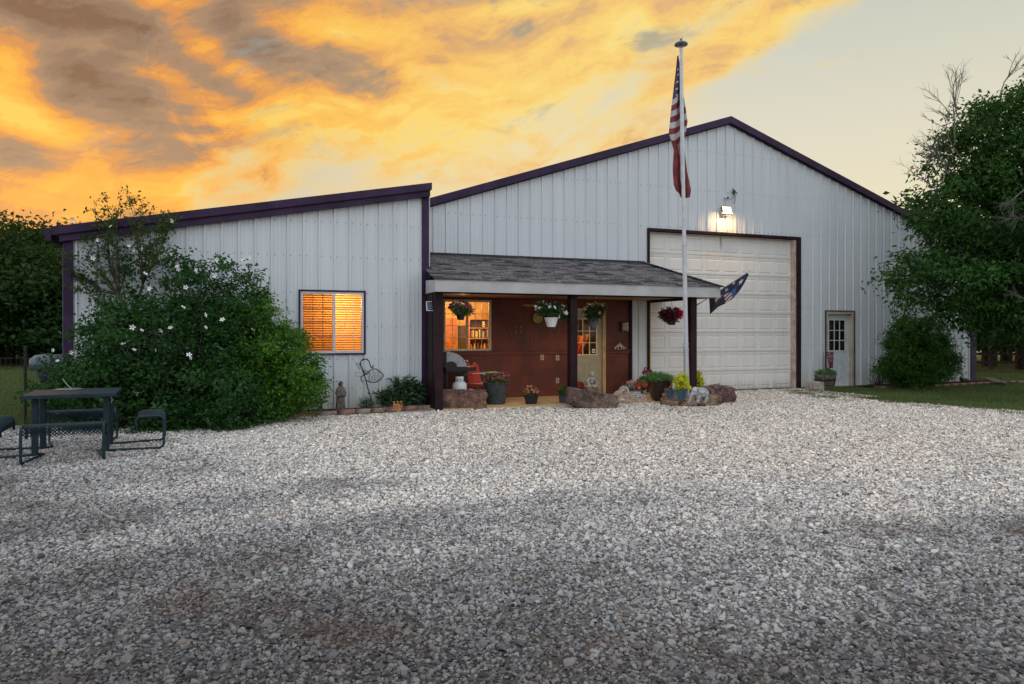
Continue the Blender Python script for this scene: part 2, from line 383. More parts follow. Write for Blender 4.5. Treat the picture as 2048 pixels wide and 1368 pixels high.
M_CREAM = mat('cream_trim', (.55, .48, .33), .5, var=.08)
M_FASCIA = mat('grey_fascia', (.45, .44, .43), .55, var=.07, vscale=2, bump=.002, bscale=14)
M_VINYL = mat('white_vinyl', (.56, .54, .55), .4, var=.05)
M_SOFFIT = mat('tan_soffit', (.34, .20, .11), .7, var=.12)
M_DARKGAP = mat('dark_seal', (.02, .02, .02), .8)
M_GLASS = glass_mat()
M_GLASSD = glass_mat('door_glass', (.8, .8, .8), .14)
M_SCREEN = glass_mat('insect_screen', (.55, .50, .46), .02)
M_WHITE = mat('white_paint', (.70, .70, .68), .45, var=.05)
M_BLACK = mat('black_metal', (.018, .018, .02), .4, .3, var=.2)
M_BLACKP = mat('black_plastic', (.022, .022, .025), .5, var=.2)
SH = [mat('shingle_a', (.120, .106, .108), .9, var=.3, vscale=30, bump=.004, bscale=160), mat('shingle_b', (.19, .168, .165), .9, var=.3, vscale=30, bump=.004, bscale=160),
      mat('shingle_c', (.055, .048, .052), .9, var=.3, vscale=30, bump=.004, bscale=160)]

RIB = [(0, 0), (.010, .036), (.042, .036), (.052, 0), (.130, 0), (.138, .006), (.158, .006), (.166, 0), (.206, 0), (.214, .006), (.234, .006), (.242, 0)]
def siding(mb, u0, u1, ztop, z0, openings=(), breaks=(), period=.3048, phase=0.0, prof=RIB, depth_sign=-1, screws=(), zbot=None):
    pr = []
    k0 = math.floor((u0 - phase) / period) - 1; k1 = math.ceil((u1 - phase) / period) + 1
    for kk in range(k0, k1 + 1):
        for a, h in prof: pr.append((phase + kk * period + a, h))
    xs = [p[0] for p in pr]; hs = [p[1] for p in pr]
    ex = [u0, u1] + list(breaks)
    for o in openings: ex += [o[0], o[1]]
    us = sorted(set([round(x, 5) for x in xs if u0 < x < u1] + [round(x, 5) for x in ex if u0 <= x <= u1]))
    hh = lambda u: float(np.interp(u, xs, hs))
    for a, b in zip(us[:-1], us[1:]):
        um = (a + b) / 2; cuts = sorted([(o[2], o[3]) for o in openings if o[0] - 1e-4 <= um <= o[1] + 1e-4])
        za = z0 if zbot is None else zbot(a); segs = []; cur = ('b', za)
        lo = za
        for c0, c1 in cuts:
            if c0 > lo + 1e-4: segs.append((lo, lo, c0, c0))
            lo = max(lo, c1)
        ta, tb = ztop(a), ztop(b)
        if min(ta, tb) > lo + 1e-4: segs.append((lo, lo, ta, tb))
        ya, yb = depth_sign * hh(a), depth_sign * hh(b)
        for p0, p1, q0, q1 in segs: mb.quad((a, ya, p0), (b, yb, p1), (b, yb, q1), (a, ya, q0))
    for zr in screws:
        kk = k0
        while kk <= k1:
            u = phase + kk * period + .078; kk += 1
            if zr < z0 + .05 or not (u0 + .02 < u < u1 - .02) or zr > ztop(u) - .05 or (zbot and zr < zbot(u)): continue
            if any(o[0] - .02 < u < o[1] + .02 and o[2] - .03 < zr < o[3] + .03 for o in openings): continue
            zz = zr + random.uniform(-.006, .006)
            mb.box(u - .009, u + .009, depth_sign * .010, 0, zz - .009, zz + .009, 1)
            mb.box(u + .162, u + .176, depth_sign * .008, 0, zz - .008, zz + .008, 1)
    return mb

VB, VA = 15.8, 14.6                       # barn front, annex front
UL, UR, UAP, ZAP, SLB = 3.57, 21.93, 12.28, 7.50, .334
barn_roof = lambda u: ZAP - abs(u - UAP) * SLB
A0, A1 = -3.05, 3.57
annex_roof = lambda u: 3.47 + .1885 * (u + 3.29)
L0 = Vector((9, 15.8, 0))
bld = thing('metal_building', 'white ribbed steel barn with purple trim, big garage door, low side wing and covered porch', 'building', L0)
def bp(mb, name, mats, parent=None, **kw):
    return mb.build(name, mats, parent or bld, loc=(-L0 if parent is None else None), **kw)
# openings
g0, g1, gz = 9.77, 14.65, 4.27
ed = (P(1651, 700, VB).x, P(1707, 700, VB).x, 0.0, 2.22)
aw0 = P(597, 579, VA); aw1 = P(731, 709, VA); aw = (aw0.x, aw1.x, aw1.z, aw0.z)
pw = (4.22, 5.40, 1.15, 2.38); pd = (7.53, 8.48, 0.03, 2.19)
PWR = 9.24
# barn front siding
mb = MB(); mb.xf = Matrix.Translation((0, VB, 0))
zb = lambda u: 2.5 if u < PWR - 1e-4 else 0.02
rows = [.35, 1.25, 2.3, 3.35, 4.4, 5.45, 6.5]
siding(mb, UL, PWR, lambda u: barn_roof(u) - .12, 2.5, screws=rows)
siding(mb, PWR, UR, lambda u: barn_roof(u) - .12, .02, [(g0, g1, 0, gz), ed], [UAP], screws=rows)
front = bp(mb, 'barn_front_wall', [M_SID, M_SCREW])
# other barn walls, annex walls
mb = MB(); mb.xf = Matrix.Translation((UR, VB, 0)) @ Matrix.Rotation(R(90), 4, 'Z')
siding(mb, 0, 18, lambda u: 4.2, .02)
bp(mb, 'barn_side_wall', [M_SID, M_SCREW])
mb = MB(); mb.xf = Matrix.Translation((UR, VB + 18, 0)) @ Matrix.Rotation(R(180), 4, 'Z')
siding(mb, 0, UR - A0, lambda u: min(barn_roof(UR - u), 7.4) if UR - u > UL else 3.3, .02)
bp(mb, 'barn_back_wall', [M_SID, M_SCREW])
mb = MB(); mb.xf = Matrix.Translation((0, VA, 0))
siding(mb, A0, A1, lambda u: annex_roof(u) - .15, .04, [aw], screws=[.45, 1.05, 1.72, 2.42, 3.15, 3.85], phase=.06)
bp(mb, 'annex_front_wall', [M_SID, M_SCREW])
mb = MB(); mb.xf = Matrix.Translation((A0, 30, 0)) @ Matrix.Rotation(R(-90), 4, 'Z')
siding(mb, 0, 30 - VA, lambda u: 3.4, .04)
bp(mb, 'annex_side_wall', [M_SID, M_SCREW])
mb = MB(); mb.xf = Matrix.Translation((A1, VA, 0)) @ Matrix.Rotation(R(90), 4, 'Z')
siding(mb, 0, 15.4, lambda u: 4.6, .04)
bp(mb, 'annex_return_wall', [M_SID, M_SCREW])
# roofs
mb = MB(); y0, y1 = VB - .12, VB + 18.1
for ua, ub in ((UL - .02, UAP), (UAP, UR + .25)):
    za, zb_ = barn_roof(ua), barn_roof(ub)
    mb.add([(ua, y0, za), (ub, y0, zb_), (ub, y1, zb_), (ua, y1, za), (ua, y0, za - .05), (ub, y0, zb_ - .05), (ub, y1, zb_ - .05), (ua, y1, za - .05)],
           [(0, 1, 2, 3), (4, 7, 6, 5), (0, 4, 5, 1), (1, 5, 6, 2), (2, 6, 7, 3), (3, 7, 4, 0)])
bp(mb, 'barn_roof', M_PURP)
mb = MB(); ua, ub = -3.30, A1 + .02; za, zb_ = annex_roof(ua), annex_roof(ub); y0, y1 = VA - .14, 30
mb.add([(ua, y0, za), (ub, y0, zb_), (ub, y1, zb_), (ua, y1, za), (ua, y0, za - .05), (ub, y0, zb_ - .05), (ub, y1, zb_ - .05), (ua, y1, za - .05)],
       [(0, 1, 2, 3), (4, 7, 6, 5), (0, 4, 5, 1), (1, 5, 6, 2), (2, 6, 7, 3), (3, 7, 4, 0)])
bp(mb, 'annex_roof', M_PURP)
# rake trims
def rake(name, ua, ub, fz, top, bot, y_out, y_in, lip=.02):
    mb = MB(); a, b = fz(ua), fz(ub)
    mb.add([(ua, y_out, a + top), (ub, y_out, b + top), (ub, y_out, b + bot), (ua, y_out, a + bot), (ua, y_in, a + top), (ub, y_in, b + top), (ub, y_in, b + bot), (ua, y_in, a + bot)],
           [(0, 3, 2, 1), (4, 5, 6, 7), (0, 1, 5, 4), (3, 7, 6, 2), (0, 4, 7, 3), (1, 2, 6, 5)])
    return bp(mb, name, M_PURP)
rake('rake_trim', UL + .02, UAP, barn_roof, .012, -.17, VB - .145, VB - .035)
rake('rake_trim', UAP, UR + .27, barn_roof, .012, -.17, VB - .145, VB - .035)
rake('rake_trim', UL + .02, UAP, barn_roof, -.172, -.195, VB - .06, VB - .033)
rake('rake_trim', UAP, UR + .27, barn_roof, -.172, -.195, VB - .06, VB - .033)
rake('rake_trim', -3.31, A1 + .03, annex_roof, .014, -.135, VA - .20, VA - .05)
rake('rake_trim', -3.20, A1 + .005, annex_roof, -.150, -.262, VA - .145, VA - .036)
rake('rake_trim', -3.25, A1 + .01, annex_roof, -.137, -.148, VA - .175, VA - .05)
# left eave gutter of the annex, downspout
mb = MB(); zg = annex_roof(-3.3)
mb.prism([(-3.44, zg - .02), (-3.315, zg - .02), (-3.315, zg - .24), (-3.40, zg - .24)], VA - .2, 30); bp(mb, 'gutter', M_PURP)
mb = MB(); mb.box(-3.19, -3.10, VA + .05, VA + .14, .05, 3.18); bp(mb, 'downspout', mat('downspout_white', (.42, .42, .44), .5))
mb = MB(); mb.box(UR + .05, UR + .14, VB + .1, VB + .19, .05, 4.2); bp(mb, 'downspout', M_PURP)
# corner trims
def corner(ua, ub, V, z1, side):
    mb = MB(); mb.box(ua, ub, V - .045, V - .030, .03, z1)
    mb.box((ua - .015) if side < 0 else ub, ua if side < 0 else (ub + .015), V - .045, V + .12, .03, z1)
    bp(mb, 'corner_trim', M_PURP)
cx0 = P(129, 600, VA).x; cx1 = P(147.5, 600, VA).x
corner(cx0, cx1, VA, annex_roof(cx0) - .25, -1)
corner(P(842.5, 600, VA).x, A1 - .01, VA, annex_roof(A1) - .265, 1)
corner(P(1940, 700, VB).x, UR + .03, VB, barn_roof(UR) - .2, 1)

# garage door
def trimbox(name, m_, boxes, parent=None, bevel=0.004):
    mb = MB()
    for bx in boxes: mb.box(*bx)
    return bp(mb, name, m_, parent, bevel=bevel)
trimbox('garage_door_casing', M_MAROON, [(g0 - .05, g0 + .005, VB - .055, VB + .02, 0, gz + .07), (g1 - .015, g1 + .135, VB - .055, VB + .02, 0, gz + .07), (g0 + .006, g1 - .016, VB - .055, VB + .02, gz - .005, gz + .07)])
trimbox('garage_door_jamb', mat('peach_jamb', (.52, .40, .33), .55, var=.15), [(g0 + .006, g0 + .03, VB + .021, VB + .2, 0, gz - .02), (g1 - .10, g1 - .016, VB - .02, VB + .2, 0, gz - .02), (g0 + .031, g1 - .101, VB + .021, VB + .2, gz - .04, gz - .02)])
def door_mat():
    m = bpy.data.materials.new('garage_door_paint'); m.use_nodes = True; q = NT(m.node_tree); b = q.n['Principled BSDF']
    g = q.new('ShaderNodeNewGeometry'); p = g.outputs['Position']; s_ = q.new('ShaderNodeSeparateXYZ'); q.l.new(p, s_.inputs[0])
    st = q.noise(q.comb(q.m('MULTIPLY', s_.outputs[0], 3), 0.0, q.m('MULTIPLY', s_.outputs[2], .3)), 2.2, 6, .65)
    c = q.mix(q.ss(st, .35, .75), (.76, .72, .67), (.69, .65, .60))
    c = q.mix(q.m('MULTIPLY', q.ss(q.noise(p, .8, 4), .4, .7), .2), c, (.52, .47, .42))
    su = P(1447.5, 485, VB).x                            # black rub mark below the lamp
    dx = q.m('ABSOLUTE', q.m('SUBTRACT', q.m('ADD', s_.outputs[0], q.m('MULTIPLY', q.noise(p, 5, 3), .05)), su + .025))
    sk = q.m('MULTIPLY', q.ss(dx, .0, .05, 1, 0), q.ss(s_.outputs[2], 3.75, 4.1, 0, 1))
    c = q.mix(q.m('MULTIPLY', sk, .75), c, (.10, .10, .11))
    low = q.m('MULTIPLY', q.ss(s_.outputs[2], .0, .35, 1, 0), q.ss(st, .35, .6, .1, .6)); c = q.mix(low, c, (.36, .28, .22))
    q.put(b.inputs['Base Color'], c); b.inputs['Roughness'].default_value = .45
    return m
M_GAR = door_mat()
mb = MB(); mb.xf = Matrix.Translation((g0 + .03, VB + .12, .012)); WW = g1 - .10 - g0 - .03; HH = gz - .05
def ring(a, b, mi=0):
    (x0, x1, z0, z1, ya), (u0, u1, w0, w1, yb) = a, b
    A = [(x0, ya, z0), (x1, ya, z0), (x1, ya, z1), (x0, ya, z1)]; B = [(u0, yb, w0), (u1, yb, w0), (u1, yb, w1), (u0, yb, w1)]
    for i in range(4): mb.quad(A[i], A[(i + 1) % 4], B[(i + 1) % 4], B[i], mi)
nr = 8
for r_ in range(nr):
    za, zb_ = HH * r_ / nr, HH * (r_ + 1) / nr
    if r_: mb.box(0, WW, -.004, .004, za - .004, za + .004, 1)
    for c_ in range(8):
        xa, xb = WW * c_ / 8, WW * (c_ + 1) / 8
        o = (xa, xb, za + .004, zb_ - .004, 0); p1 = (xa + .05, xb - .05, za + .085, zb_ - .085, 0)
        p2 = (xa + .062, xb - .062, za + .097, zb_ - .097, .011); p3 = (xa + .098, xb - .098, za + .130, zb_ - .130, -.002)
        ring(o, p1); ring(p1, p2); ring(p2, p3); x0, x1, z0, z1, y_ = p3; mb.quad((x0, y_, z0), (x1, y_, z0), (x1, y_, z1), (x0, y_, z1))
    for dz_ in (.026, .044, HH / nr - .034, HH / nr - .052): mb.box(0, WW, -.0045, 0, za + dz_ - .003, za + dz_ + .003)
gd = bp(mb, 'garage_door', [M_GAR, mat('door_joint', (.22, .19, .17), .6)])
mb = MB(); mb.box(g0 + .03, g1 - .1, VB + .105, VB + .17, .002, .014); bp(mb, 'bottom_seal', M_DARKGAP, gd)
mb = MB(); mb.box(g0 + .04, g1 - .1, VB + .2, VB + .5, 0, gz); bp(mb, 'garage_backing', M_DARKGAP, gd)

# entry door at the right
e0, e1, _, ez = ed
trimbox('entry_door_casing', mat('dark_edge', (.045, .03, .035), .5), [(e0 - .03, e0, VB - .04, VB + .0, .02, ez + .03), (e1, e1 + .03, VB - .04, VB, .02, ez + .03), (e0, e1, VB - .04, VB, ez, ez + .03)])
trimbox('entry_door_jamb', M_BEIGE, [(e0 + .001, e0 + .075, VB - .02, VB + .13, .03, ez), (e1 - .075, e1 - .001, VB - .02, VB + .13, .03, ez), (e0 + .076, e1 - .076, VB - .02, VB + .13, ez - .075, ez), (e0, e1, VB - .03, VB + .2, .001, .028)])
M_EDOOR = mat('pale_blue_door', (.62, .65, .67), .45, var=.06)
dl0, dl1, dlt = e0 + .078, e1 - .078, ez - .078
mb = MB(); VD = VB + .10
wx0, wx1 = dl0 + .12, dl1 - .13; wz0, wz1 = 1.04, 1.99
def leafdoor(mb, a0, a1, z0, z1, Vd, wx0, wx1, wz0, wz1, panels):
    global _mb; t = .045
    mb.box(a0, wx0, Vd, Vd + t, z0, z1); mb.box(wx1, a1, Vd, Vd + t, z0, z1); mb.box(wx0, wx1, Vd, Vd + t, z0, wz0); mb.box(wx0, wx1, Vd, Vd + t, wz1, z1)
    for (p0, p1, q0, q1) in panels:
        w_ = .012
        for bx in ((p0, p1, q0, q0 + w_), (p0, p1, q1 - w_, q1), (p0, p0 + w_, q0 + w_, q1 - w_), (p1 - w_, p1, q0 + w_, q1 - w_)):
            mb.box(bx[0], bx[1], Vd - .008, Vd, bx[2], bx[3])
        mb.box(p0 + .05, p1 - .05, Vd - .006, Vd, q0 + .05, q1 - .05)
wc = (dl0 + dl1) / 2
leafdoor(mb, dl0, dl1, .03, dlt, VD, wx0, wx1, wz0, wz1, [(dl0 + .12, wc - .05, .25, .90), (wc + .05, dl1 - .12, .25, .90)])
edoor = bp(mb, 'entry_door', M_EDOOR, bevel=.002)
def muntins(x0, x1, z0, z1, V, nx, nz, w_, fw, m_, parent, name='window_grille', dep=.02):
    mb = MB(); mb.box(x0 - fw, x0, V, V + dep, z0 - fw, z1 + fw); mb.box(x1, x1 + fw, V, V + dep, z0 - fw, z1 + fw)
    mb.box(x0, x1, V, V + dep, z0 - fw, z0); mb.box(x0, x1, V, V + dep, z1, z1 + fw)
    for i in range(1, nx): c_ = x0 + (x1 - x0) * i / nx; mb.box(c_ - w_ / 2, c_ + w_ / 2, V + .002, V + dep - .002, z0, z1)
    for i in range(1, nz): c_ = z0 + (z1 - z0) * i / nz; mb.box(x0, x1, V + .003, V + dep - .003, c_ - w_ / 2, c_ + w_ / 2)
    return bp(mb, name, m_, parent)
def pane(x0, x1, z0, z1, V, m_, parent, name='glass'):
    mb = MB(); mb.quad((x0, V, z0), (x1, V, z0), (x1, V, z1), (x0, V, z1)); return bp(mb, name, m_, parent)
muntins(wx0 + .03, wx1 - .03, wz0 + .03, wz1 - .03, VD - .012, 3, 3, .022, .03, M_WHITE, edoor)
pane(wx0, wx1, wz0, wz1, VD + .02, M_GLASSD, edoor)
mb = MB(); mb.box(wx0 - .05, wx1 + .05, VD + .09, VD + .1, wz0 - .1, wz1 + .05); bp(mb, 'reflection_panel', mat('olive_reflection', (.10, .095, .055), .8, var=.3, vscale=4), edoor)  # olive panel colour stands in for greenery reflected in the glass
mb = MB(); mb.cbox((dl0 + .06, VD - .02, 1.0), (.03, .04, .03)); mb.tube([(dl0 + .06, VD, .95), (dl0 + .06, VD - .05, .95), (dl0 + .15, VD - .055, .95)], .011); bp(mb, 'handle', mat('brushed_steel', (.45, .44, .42), .35, .9), edoor)

# ---------------- annex window with wooden blinds
x0, x1, z0, z1 = aw
win = trimbox('annex_window', M_PURP, [(x0, x0 + .035, VA - .05, VA + .02, z0, z1), (x1 - .035, x1, VA - .05, VA + .02, z0, z1), (x0 + .036, x1 - .036, VA - .05, VA + .02, z1 - .032, z1), (x0 + .036, x1 - .036, VA - .05, VA + .02, z0, z0 + .032)])
xa, xb, za, zb_ = x0 + .036, x1 - .036, z0 + .033, z1 - .033; xm = xa + (xb - xa) * .52
fw = .048
trimbox('window_frame', M_VINYL, [(xa, xa + fw, VA - .03, VA + .03, za, zb_), (xb - fw, xb, VA - .03, VA + .03, za, zb_), (xa + fw, xb - fw, VA - .03, VA + .03, zb_ - fw, zb_), (xa + fw, xb - fw, VA - .03, VA + .03, za, za + fw),
                                  (xm - .030, xm + .030, VA - .032, VA + .026, za + fw, zb_ - fw)], win)
M_GRID = mat('grey_grille', (.30, .27, .24), .5)
for nm_, a, b, mm in (('window_grille', xa + fw, xm - .022, M_GRID), ('window_grille', xm + .022, xb - fw, M_VINYL)):
    muntins(a + .004, b - .004, za + fw + .004, zb_ - fw - .004, VA + .008, 3, 4, .011, .003, mm, win, nm_, .008)
pane(xm, xb - fw, za + fw, zb_ - fw, VA + .018, M_GLASS, win); pane(xa + fw, xm, za + fw, zb_ - fw, VA + .018, M_GLASS, win)
pane(xa + fw, xm - .022, za + fw, zb_ - fw, VA + .002, M_SCREEN, win, 'insect_screen')
def slat_mat():
    m = bpy.data.materials.new('blind_wood'); m.use_nodes = True; q = NT(m.node_tree); b = q.n['Principled BSDF']
    b.inputs['Base Color'].default_value = (.60, .32, .11, 1); b.inputs['Roughness'].default_value = .5
    t = q.new('ShaderNodeBsdfTranslucent'); t.inputs[0].default_value = (.95, .60, .24, 1); mx = q.new('ShaderNodeMixShader'); mx.inputs[0].default_value = .22
    q.l.new(b.outputs[0], mx.inputs[1]); q.l.new(t.outputs[0], mx.inputs[2]); q.l.new(mx.outputs[0], q.n['Material Output'].inputs[0]); return m
mb = MB(); n = 24; hs = (zb_ - za - 2 * fw) / n
for i in range(n):
    zc = za + fw + hs * (i + .5); mb.cbox(((xa + xb) / 2, VA + .085, zc), (xb - xa, .050, .003), (R(-26), 0, 0))
for fx in (.16, .36, .64, .86): mb.box(xa + (xb - xa) * fx - .002, xa + (xb - xa) * fx + .002, VA + .055, VA + .058, za, zb_)
bp(mb, 'wood_blind', slat_mat(), win)
# pull cord tassels
mb = MB()
for i in range(12): mb.blob((xm + .24 + .02 * math.sin(i * .5), VA + .05, z0 + .95 - i * .037), .010, 1, 0)
bp(mb, 'bead_cord', M_BLACK, win)
def room(name, x0, x1, y0, y1, z0, z1, holes, mats):
    """five closed sides plus a front wall with holes (x0,x1,z0,z1)"""
    mb = MB(); mb.quad((x0, y1, z0), (x1, y1, z0), (x1, y1, z1), (x0, y1, z1)); mb.quad((x0, y0, z0), (x0, y1, z0), (x0, y1, z1), (x0, y0, z1))
    mb.quad((x1, y0, z0), (x1, y1, z0), (x1, y1, z1), (x1, y0, z1)); mb.quad((x0, y0, z0), (x1, y0, z0), (x1, y1, z0), (x0, y1, z0), 1); mb.quad((x0, y0, z1), (x1, y0, z1), (x1, y1, z1), (x0, y1, z1), 2)
    xs = sorted(set([x0, x1] + [h[0] for h in holes] + [h[1] for h in holes]))
    for a, b in zip(xs[:-1], xs[1:]):
        m_ = (a + b) / 2; cut = [h for h in holes if h[0] < m_ < h[1]]; lo = z0
        for h in sorted(cut, key=lambda h: h[2]):
            if h[2] > lo: mb.quad((a, y0, lo), (b, y0, lo), (b, y0, h[2]), (a, y0, h[2]))
            lo = h[3]
        if lo < z1: mb.quad((a, y0, lo), (b, y0, lo), (b, y0, z1), (a, y0, z1))
    return bp(mb, name, mats)
M_RW = mat('orange_room_wall', (.66, .42, .15), .8, var=.06); M_RF = mat('room_floor', (.2, .1, .05), .6)
room('annex_room', x0 - .6, x1 + .5, VA + .16, VA + 1.6, .9, 2.75, [(x0, x1, z0, z1)], [M_RW, M_RF, M_RW])
trimbox('window_reveal', M_VINYL, [(x0 - .01, x0, VA + .0, VA + .16, z0, z1), (x1, x1 + .01, VA, VA + .16, z0, z1), (x0, x1, VA + .03, VA + .16, z1, z1 + .01), (x0, x1, VA + .03, VA + .16, z0 - .01, z0)], win, 0)
def lamp(name, kind, loc, e, col, size=.1, rot=None, size_y=None, spot=None):
    l = bpy.data.lights.new(name, kind); l.energy = e; l.color = col
    if kind == 'AREA':
        l.size = size
        if size_y: l.shape = 'RECTANGLE'; l.size_y = size_y
    else: l.shadow_soft_size = size
    if spot: l.spot_size = spot; l.spot_blend = .6
    o = bpy.data.objects.new(name, l); COL.objects.link(o); o.location = loc
    if rot: o.rotation_euler = rot
    return o
WARM = (1, .64, .25)
lamp('annex_room_lamp', 'POINT', ((x0 + x1) / 2 + .25, VA + .9, 2.2), 95, WARM, .15)

# ---------------- porch back wall
mb = MB(); mb.xf = Matrix.Translation((0, VB, 0))
GR = [(0, 0), (.004, -.003), (.007, -.003), (.011, 0)]
siding(mb, UL, PWR, lambda u: 2.5, .03, [pw, pd], period=.1015, prof=GR)
bp(mb, 'porch_back_wall', M_REDWOOD)
trimbox('chair_rail', M_REDWOOD, [(UL, pd[0] - .09, VB - .035, VB, 1.06, 1.14), (UL, pd[0] - .09, VB - .05, VB - .001, 1.141, 1.165), (pd[1] + .01, PWR, VB - .035, VB, 1.06, 1.14), (pd[1] + .01, PWR, VB - .07, VB - .001, 1.141, 1.165)])
trimbox('baseboard', M_REDWOOD, [(UL, pd[0] - .09, VB - .03, VB, .03, .16), (pd[1] + .01, PWR, VB - .03, VB, .03, .16)])
trimbox('wall_end_trim', M_MAROON, [(PWR - .06, PWR + .01, VB - .05, VB + .02, .03, 2.5)])
# porch window
x0, x1, z0, z1 = pw; fw = .045
pwin = trimbox('porch_window', M_CREAM, [(x0, x0 + fw, VB - .03, VB + .05, z0, z1), (x1 - fw, x1, VB - .03, VB + .05, z0, z1), (x0 + fw, x1 - fw, VB - .03, VB + .05, z1 - fw, z1), (x0 + fw, x1 - fw, VB - .03, VB + .05, z0, z0 + fw),
    ((x0 + x1) / 2 - .02, (x0 + x1) / 2 + .02, VB - .026, VB + .046, z0 + fw, z1 - fw)])
xm = (x0 + x1) / 2
for a, b in ((x0 + fw, xm - .02), (xm + .02, x1 - fw)):
    muntins(a + .012, b - .012, z0 + fw + .012, z1 - fw - .012, VB + .01, 3, 4, .012, .012, M_CREAM, pwin, 'window_grille', .012); pane(a, b, z0 + fw, z1 - fw, VB + .03, M_GLASS, pwin)
# porch door
x0, x1, z0, z1 = pd
trimbox('porch_door_jamb', mat('tan_jamb', (.50, .34, .17), .5, var=.1), [(x0 - .085, x0, VB - .04, VB + .08, z0, z1 + .02), (x1 - .085, x1 + .0, VB - .05, VB + .08, z0, z1 + .02), (x0, x1 - .085, VB - .04, VB + .08, z1 - .03, z1 + .02)])
M_PDOOR = mat('taupe_door', (.34, .30, .20), .45, var=.06)
q0, q1 = x0 + .003, x1 - .088; mb = MB(); VD = VB + .01; wx0, wx1 = q1 - .76, q1 - .13; wz0, wz1 = 1.02, 1.96; wc = (q0 + q1) / 2
leafdoor(mb, q0, q1, z0 + .01, z1 - .033, VD, wx0, wx1, wz0, wz1, [(q0 + .12, wc - .05, .22, .86), (wc + .05, q1 - .12, .22, .86)])
pdoor = bp(mb, 'porch_door', M_PDOOR, bevel=.002)
muntins(wx0 + .03, wx1 - .03, wz0 + .03, wz1 - .03, VD - .012, 3, 3, .022, .03, mat('cream_grille', (.62, .50, .30), .5), pdoor)
pane(wx0, wx1, wz0, wz1, VD + .02, M_GLASS, pdoor)
mb = MB(); mb.box(wx1 - .14, wx1 - .05, VD + .012, VD + .014, wz0 + .06, wz0 + .16); mb.box(wx1 - .12, wx1 - .07, VD + .010, VD + .0115, wz0 + .085, wz0 + .135, 1)
bp(mb, 'door_sticker', [M_WHITE, mat('sticker_ink', (.25, .22, .2), .6)], pdoor)
# room behind the porch
RX0, RX1, RY0, RY1 = 3.75, 9.9, VB + .10, 18.4
room('living_room', RX0, RX1, RY0, RY1, .03, 2.55, [(pw[0], pw[1], pw[2], pw[3]), (q0, q1, .04, 2.1)], [M_RW, M_RF, mat('orange_ceiling', (.70, .40, .12), .8, var=.05)])
lamp('living_room_lamp', 'POINT', (5.0, 16.9, 2.25), 110, WARM, .12)
# added dark backdrop; its colour gives the dimness behind the door glass
mb = MB(); mb.box(7.2, RX1 - .01, 17.2, 17.26, .04, 2.54); mb.box(7.14, 7.199, RY0 + 1.15, 17.26, .04, 2.54); bp(mb, 'dark_backdrop', mat('backdrop_shade', (.045, .028, .014), .8, var=.2))
lamp('throw_fill_light', 'POINT', (7.75, 16.25, 2.35), 16, WARM, .06)  # added fill light without a fixture, brightens the orange throw
# six panel wood door seen inside
mb = MB(); a = P(884, 700, RY1 - .05).x; b = P(914, 700, RY1 - .05).x
mb.box(a, b, RY1 - .06, RY1 - .005, .04, P(900, 636, RY1).z)
for zc in (.45, 1.0, 1.45, 1.8):
    for s_ in (.1, .55): mb.box(a + (b - a) * s_, a + (b - a) * (s_ + .34), RY1 - .072, RY1 - .0605, zc - .14, zc + .16)
bp(mb, 'inner_door', mat('orange_wood', (.48, .17, .04), .45, var=.15), bevel=.004)
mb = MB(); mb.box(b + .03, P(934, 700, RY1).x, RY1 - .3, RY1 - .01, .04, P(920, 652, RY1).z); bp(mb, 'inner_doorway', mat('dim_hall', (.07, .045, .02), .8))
# ---------------- porch: slab, posts, roof
posts = [(3.60, 13.90), (6.65, 13.90), (9.77, 13.90)]
for i, (u, v) in enumerate(posts):
    mb = MB(); mb.box(u - .085, u + .085, v - .085, v + .085, .0, 2.43); bp(mb, 'porch_post', M_MAROON, bevel=.006)
trimbox('porch_side_panel', M_MAROON, [(3.50, 3.545, 13.99, VA - .05, .03, 2.43)])
trimbox('porch_beam', M_MAROON, [(9.70, 9.84, 13.99, VB - .05, 2.375, 2.435), (3.69, 6.56, 13.87, 13.93, 2.405, 2.435), (6.74, 9.68, 13.87, 13.93, 2.405, 2.435)])
RF, RXL, RXR = 13.60, 3.46, 10.34
rz = lambda v: 2.675 + (v - RF) * .333
fas = trimbox('porch_fascia', M_FASCIA, [(RXL, RXR, RF - .025, RF, 2.42, 2.655), (RXR - .025, RXR, RF + .001, VB - .045, 2.42, 2.655)])
mb = MB(); mb.prismx([(RF + .001, 2.42), (VA - .22, 2.42), (VA - .22, 2.70), (RF + .001, 2.655)], RXL, RXL + .025); bp(mb, 'fascia_return', M_FASCIA, fas)
trimbox('drip_edge', mat('drip_white', (.62, .63, .65), .4), [(RXL - .01, RXR + .01, RF - .04, RF + .02, 2.656, 2.672)], fas)
trimbox('porch_ceiling', M_SOFFIT, [(RXL + .03, RXR - .03, RF + .005, VB - .045, 2.436, 2.455)], None, 0)
mb = MB(); rng = random.Random(3)
hipu = lambda v: 9.60 + (VB - v) / (VB - RF) * (RXR - 9.60)
v = RF - .05; ex = .135; row = 0; slope = math.atan(.333)
